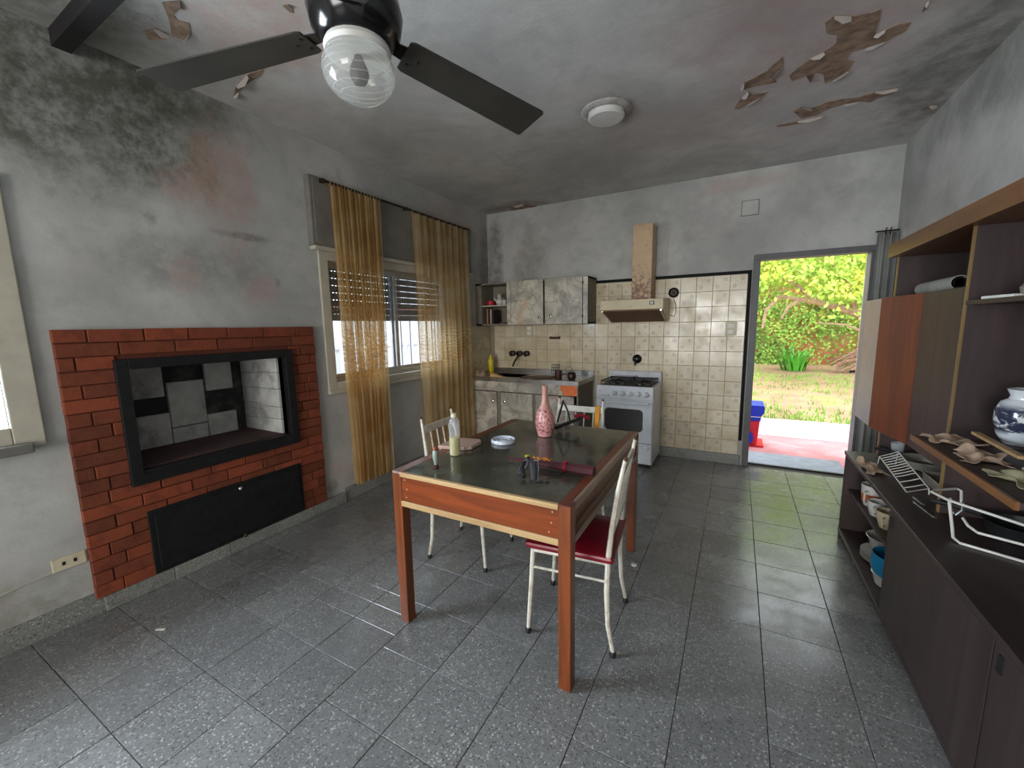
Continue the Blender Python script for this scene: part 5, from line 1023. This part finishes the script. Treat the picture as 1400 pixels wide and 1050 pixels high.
# ------------------------------------------------------------------ outside
random.seed(41)
def gz(y): return -0.06 if y < 7.4 else -0.06 + 0.30 * (y - 7.4) / 6.6
ST(P('patio', MB().box((-6, YB + WT, -0.2), (6, 7.4, -0.05)), 'patio_red'))
P('patio_edge', MB().box((-6, 6.25, -0.05), (6, 7.4, -0.044)), 'patio_pale', bpy.data.objects['patio'])
ground = ST(P('ground', MB().grid(lambda u, v: (-14 + 32 * u, 7.4 + 9 * v, gz(7.4 + 9 * v)), 8, 18).box((-40, -14, -0.4), (XL - WT - 0.05, 40, -0.12)), 'soil'))
g = MB()
for k in range(9000):
    x, y = U(-2.0, 5.5), 7.42 + 6.2 * R_() ** 1.4
    if math.hypot(x - 1.35, y - 12.7) < 0.75 or math.hypot(x - 3.2, y - 11.6) < 0.3 or (1.9 < x < 4.2 and 12.1 < y < 13.1): continue
    if (math.sin(x * 1.7 + y) + math.sin(y * 1.3 - x * .6)) < U(-2.2, 1.2) - (0.8 if y < 8.3 else 0): continue
    h = U(0.04, 0.11); a = U(0, 6.28); w = 0.012; z = gz(y) - 0.005
    dx, dy = math.cos(a) * w, math.sin(a) * w; lx, ly = U(-.04, .04), U(-.04, .04)
    g.add([(x - dx, y - dy, z), (x + dx, y + dy, z), (x + lx, y + ly, z + h)], [(0, 1, 2)])
o = P('lawn_grass', g, 'grass_blade'); o['kind'] = 'stuff'; tag(o, 'patchy green grass beyond the patio slab', 'grass')
gw = T('garden_wall', 'old brick garden wall overgrown with ivy behind the lawn', 'wall', (1.5, 14.0, 0.2))
P('wall_core', MB().box((-8, 14.0, 0.0), (12, 14.25, 3.4)), 'garden_brick', gw)
g = MB()
def leaf(g, c, sz, flat=0.6):
    n = Vector((U(-1, 1) * flat, -1, U(-0.6, 0.9))).normalized(); u = n.orthogonal().normalized(); q = Matrix.Rotation(U(0, 6.28), 3, n); u = q @ u; w = n.cross(u); c = Vector(c)
    g.add([c - u * sz, c + w * sz * .55 - u * .1 * sz, c + u * sz, c - w * sz * .55 - u * .1 * sz], [(0, 1, 2, 3)])
for k in range(20000):
    x = U(-1.5, 6); z = U(0.1, 3.3)
    if math.sin(x * 1.9 + .7 * z) + math.sin(z * 2.3 - x) < U(-2.4, 0.2): continue
    leaf(g, (x, 13.98 - 0.22 * R_(), z), U(0.025, 0.06))
P('ivy', g, 'leaf_ivy', gw, kind='stuff')
ap = T('strap_leaf_plant', 'bright green strap-leaved plant at the foot of the garden wall', 'plant', (1.35, 12.7, gz(12.7)))
lm = []
for k in range(70):
    a = U(0, 6.28); L = U(0.45, 0.8); w = 0.03; dx, dy = math.cos(a), math.sin(a); pts = []
    x0_, y0_ = 1.35 + 0.3 * dx * R_(), 12.7 + 0.15 * dy; z0_ = gz(12.7); e = U(0.35, 0.85)
    vs = []
    for q in range(6):
        s_ = q / 5; r = L * e * s_ ** 1.2; z = z0_ + L * 0.7 * math.sin(s_ * math.pi * (0.45 + 0.3 * e)) ; ww = w * (1 - s_ * 0.9)
        vs += [(x0_ + dx * r - dy * ww, y0_ + dy * r + dx * ww, z), (x0_ + dx * r + dy * ww, y0_ + dy * r - dx * ww, z)]
    P('strap_leaf', MB().add(vs, [(2 * q, 2 * q + 1, 2 * q + 3, 2 * q + 2) for q in range(5)]), 'leaf_strap', ap, smooth=True)
tree = T('garden_tree', 'low spreading tree with bright yellow-green leaves over the lawn', 'tree', (3.15, 11.6, gz(11.6)))
P('trunk', MB().tube([(3.3, 11.6, 0.0), (3.05, 11.5, 0.75), (2.7, 11.4, 1.25), (2.2, 11.3, 1.6), (1.5, 11.2, 1.85), (0.8, 11.2, 2.0)], [0.16, 0.13, 0.11, 0.08, 0.06, 0.035], 8), 'bark', tree, smooth=True)
for br in ([(2.7, 11.4, 1.25), (2.75, 11.2, 1.9), (2.9, 11.0, 2.6), (3.2, 10.8, 3.2)], [(2.2, 11.3, 1.6), (2.0, 11.1, 2.2), (1.6, 10.9, 2.7)], [(1.5, 11.2, 1.85), (1.0, 11.0, 2.3), (0.4, 10.9, 2.5)], [(3.05, 11.5, 0.75), (2.6, 11.2, 1.05), (2.0, 11.0, 1.35), (1.5, 10.9, 1.4)], [(0.8, 11.2, 2.0), (0.55, 11.1, 1.7), (0.5, 11.0, 1.3)], [(1.2, 11.2, 1.92), (0.95, 11.0, 1.75), (0.85, 11.0, 1.5)], [(2.9, 11.45, 0.95), (2.75, 11.2, 1.5), (2.5, 11.1, 1.9)]):
    P('branch', MB().tube(br, [0.05, 0.035, 0.022, 0.014][:len(br)], 6), 'bark', tree, smooth=True)
g = MB()
for k in range(16000):
    x = U(-1.0, 5.0); y = U(10.2, 12.2); z = 2.05 + 1.9 * R_() + 0.25 * math.sin(x * 2.1) + (0.35 if x > 2.6 else 0) * -0.9
    if R_() < 0.25: z -= U(0, 0.5)
    leaf(g, (x, y, z), U(0.03, 0.075), 1.0)
P('foliage', g, 'leaf_bright', tree, kind='stuff')
pb = T('dry_palm_heap', 'heap of dry palm fronds against the garden wall', 'palm fronds', (3.3, 12.8, gz(12.8)))
for k in range(38):
    x = U(2.62, 3.6); P('dry_frond', MB().tube([(x - 0.65, 12.6 + U(-.3, .3), gz(12.6) + U(0.0, 0.3)), (x - .1, 12.7 + U(-.2, .2), gz(12.6) + U(0.25, 0.6)), (x + 0.5, 12.9, gz(12.6) + U(0.5, 1.1))], [0.012, 0.02, 0.012], 5), 'dry_palm', pb)
bn = T('toy_kitchen_box', 'red box with blue lid and blue wheel on the patio', 'box', (0.15, 5.75, -0.05))
P('box_body', MB().prism([(-0.15, 5.62, -0.03), (0.275, 5.62, -0.03), (0.295, 5.62, 0.27), (-0.17, 5.62, 0.27)], (0, 0.32, 0)), 'bin_red', bn, bevel=0.01)
P('box_lid', MB().prism([(-0.18, 5.60, 0.27), (0.30, 5.60, 0.27), (0.305, 5.60, 0.33), (0.335, 5.60, 0.37), (0.335, 5.60, 0.44), (0.325, 5.60, 0.46), (-0.21, 5.60, 0.46), (-0.21, 5.60, 0.37), (-0.185, 5.60, 0.33)], (0, 0.36, 0)), 'bin_blue', bn, bevel=0.008)
P('lid_line', MB().box((-0.19, 5.595, 0.318), (0.31, 5.60, 0.326)), 'white_cap', bn)
P('box_wheel', MB().lathe([(0.02, 0), (0.085, 0.0), (0.085, 0.04), (0.02, 0.045)], (0.15, 5.62, 0.06), 24, (0, -1, 0)), 'bin_blue', bn, smooth=True)
P('box_foot', MB().box((-0.16, 5.60, -0.05), (0.345, 5.96, -0.025)), 'bin_red', bn)
# beyond the left window
nb = T('neighbour_house', 'pale neighbouring house seen through the far window', 'house', (-9.0, 5.5, -0.12))
P('house_wall', MB().box((-9.4, 2.0, -0.12), (-9.0, 16.0, 1.9)), 'neighbour_white', nb)
P('house_roof_edge', MB().box((-9.5, 2.0, 1.9), (-8.8, 16.0, 2.05)), 'neighbour_brick', nb)
fen = T('garden_fence', 'white railing fence seen through the far window', 'fence', (-5.2, 5, -0.12))
for k in range(40): P('fence_picket', MB().box((-5.22, 2.2 + 0.17 * k, -0.12), (-5.18, 2.28 + 0.17 * k, 1.35)), 'neighbour_white', fen)
P('fence_rail', MB().box((-5.18, 2.0, 1.15), (-5.15, 9.1, 1.21)).box((-5.18, 2.0, 0.2), (-5.15, 9.1, 0.26)), 'neighbour_white', fen)
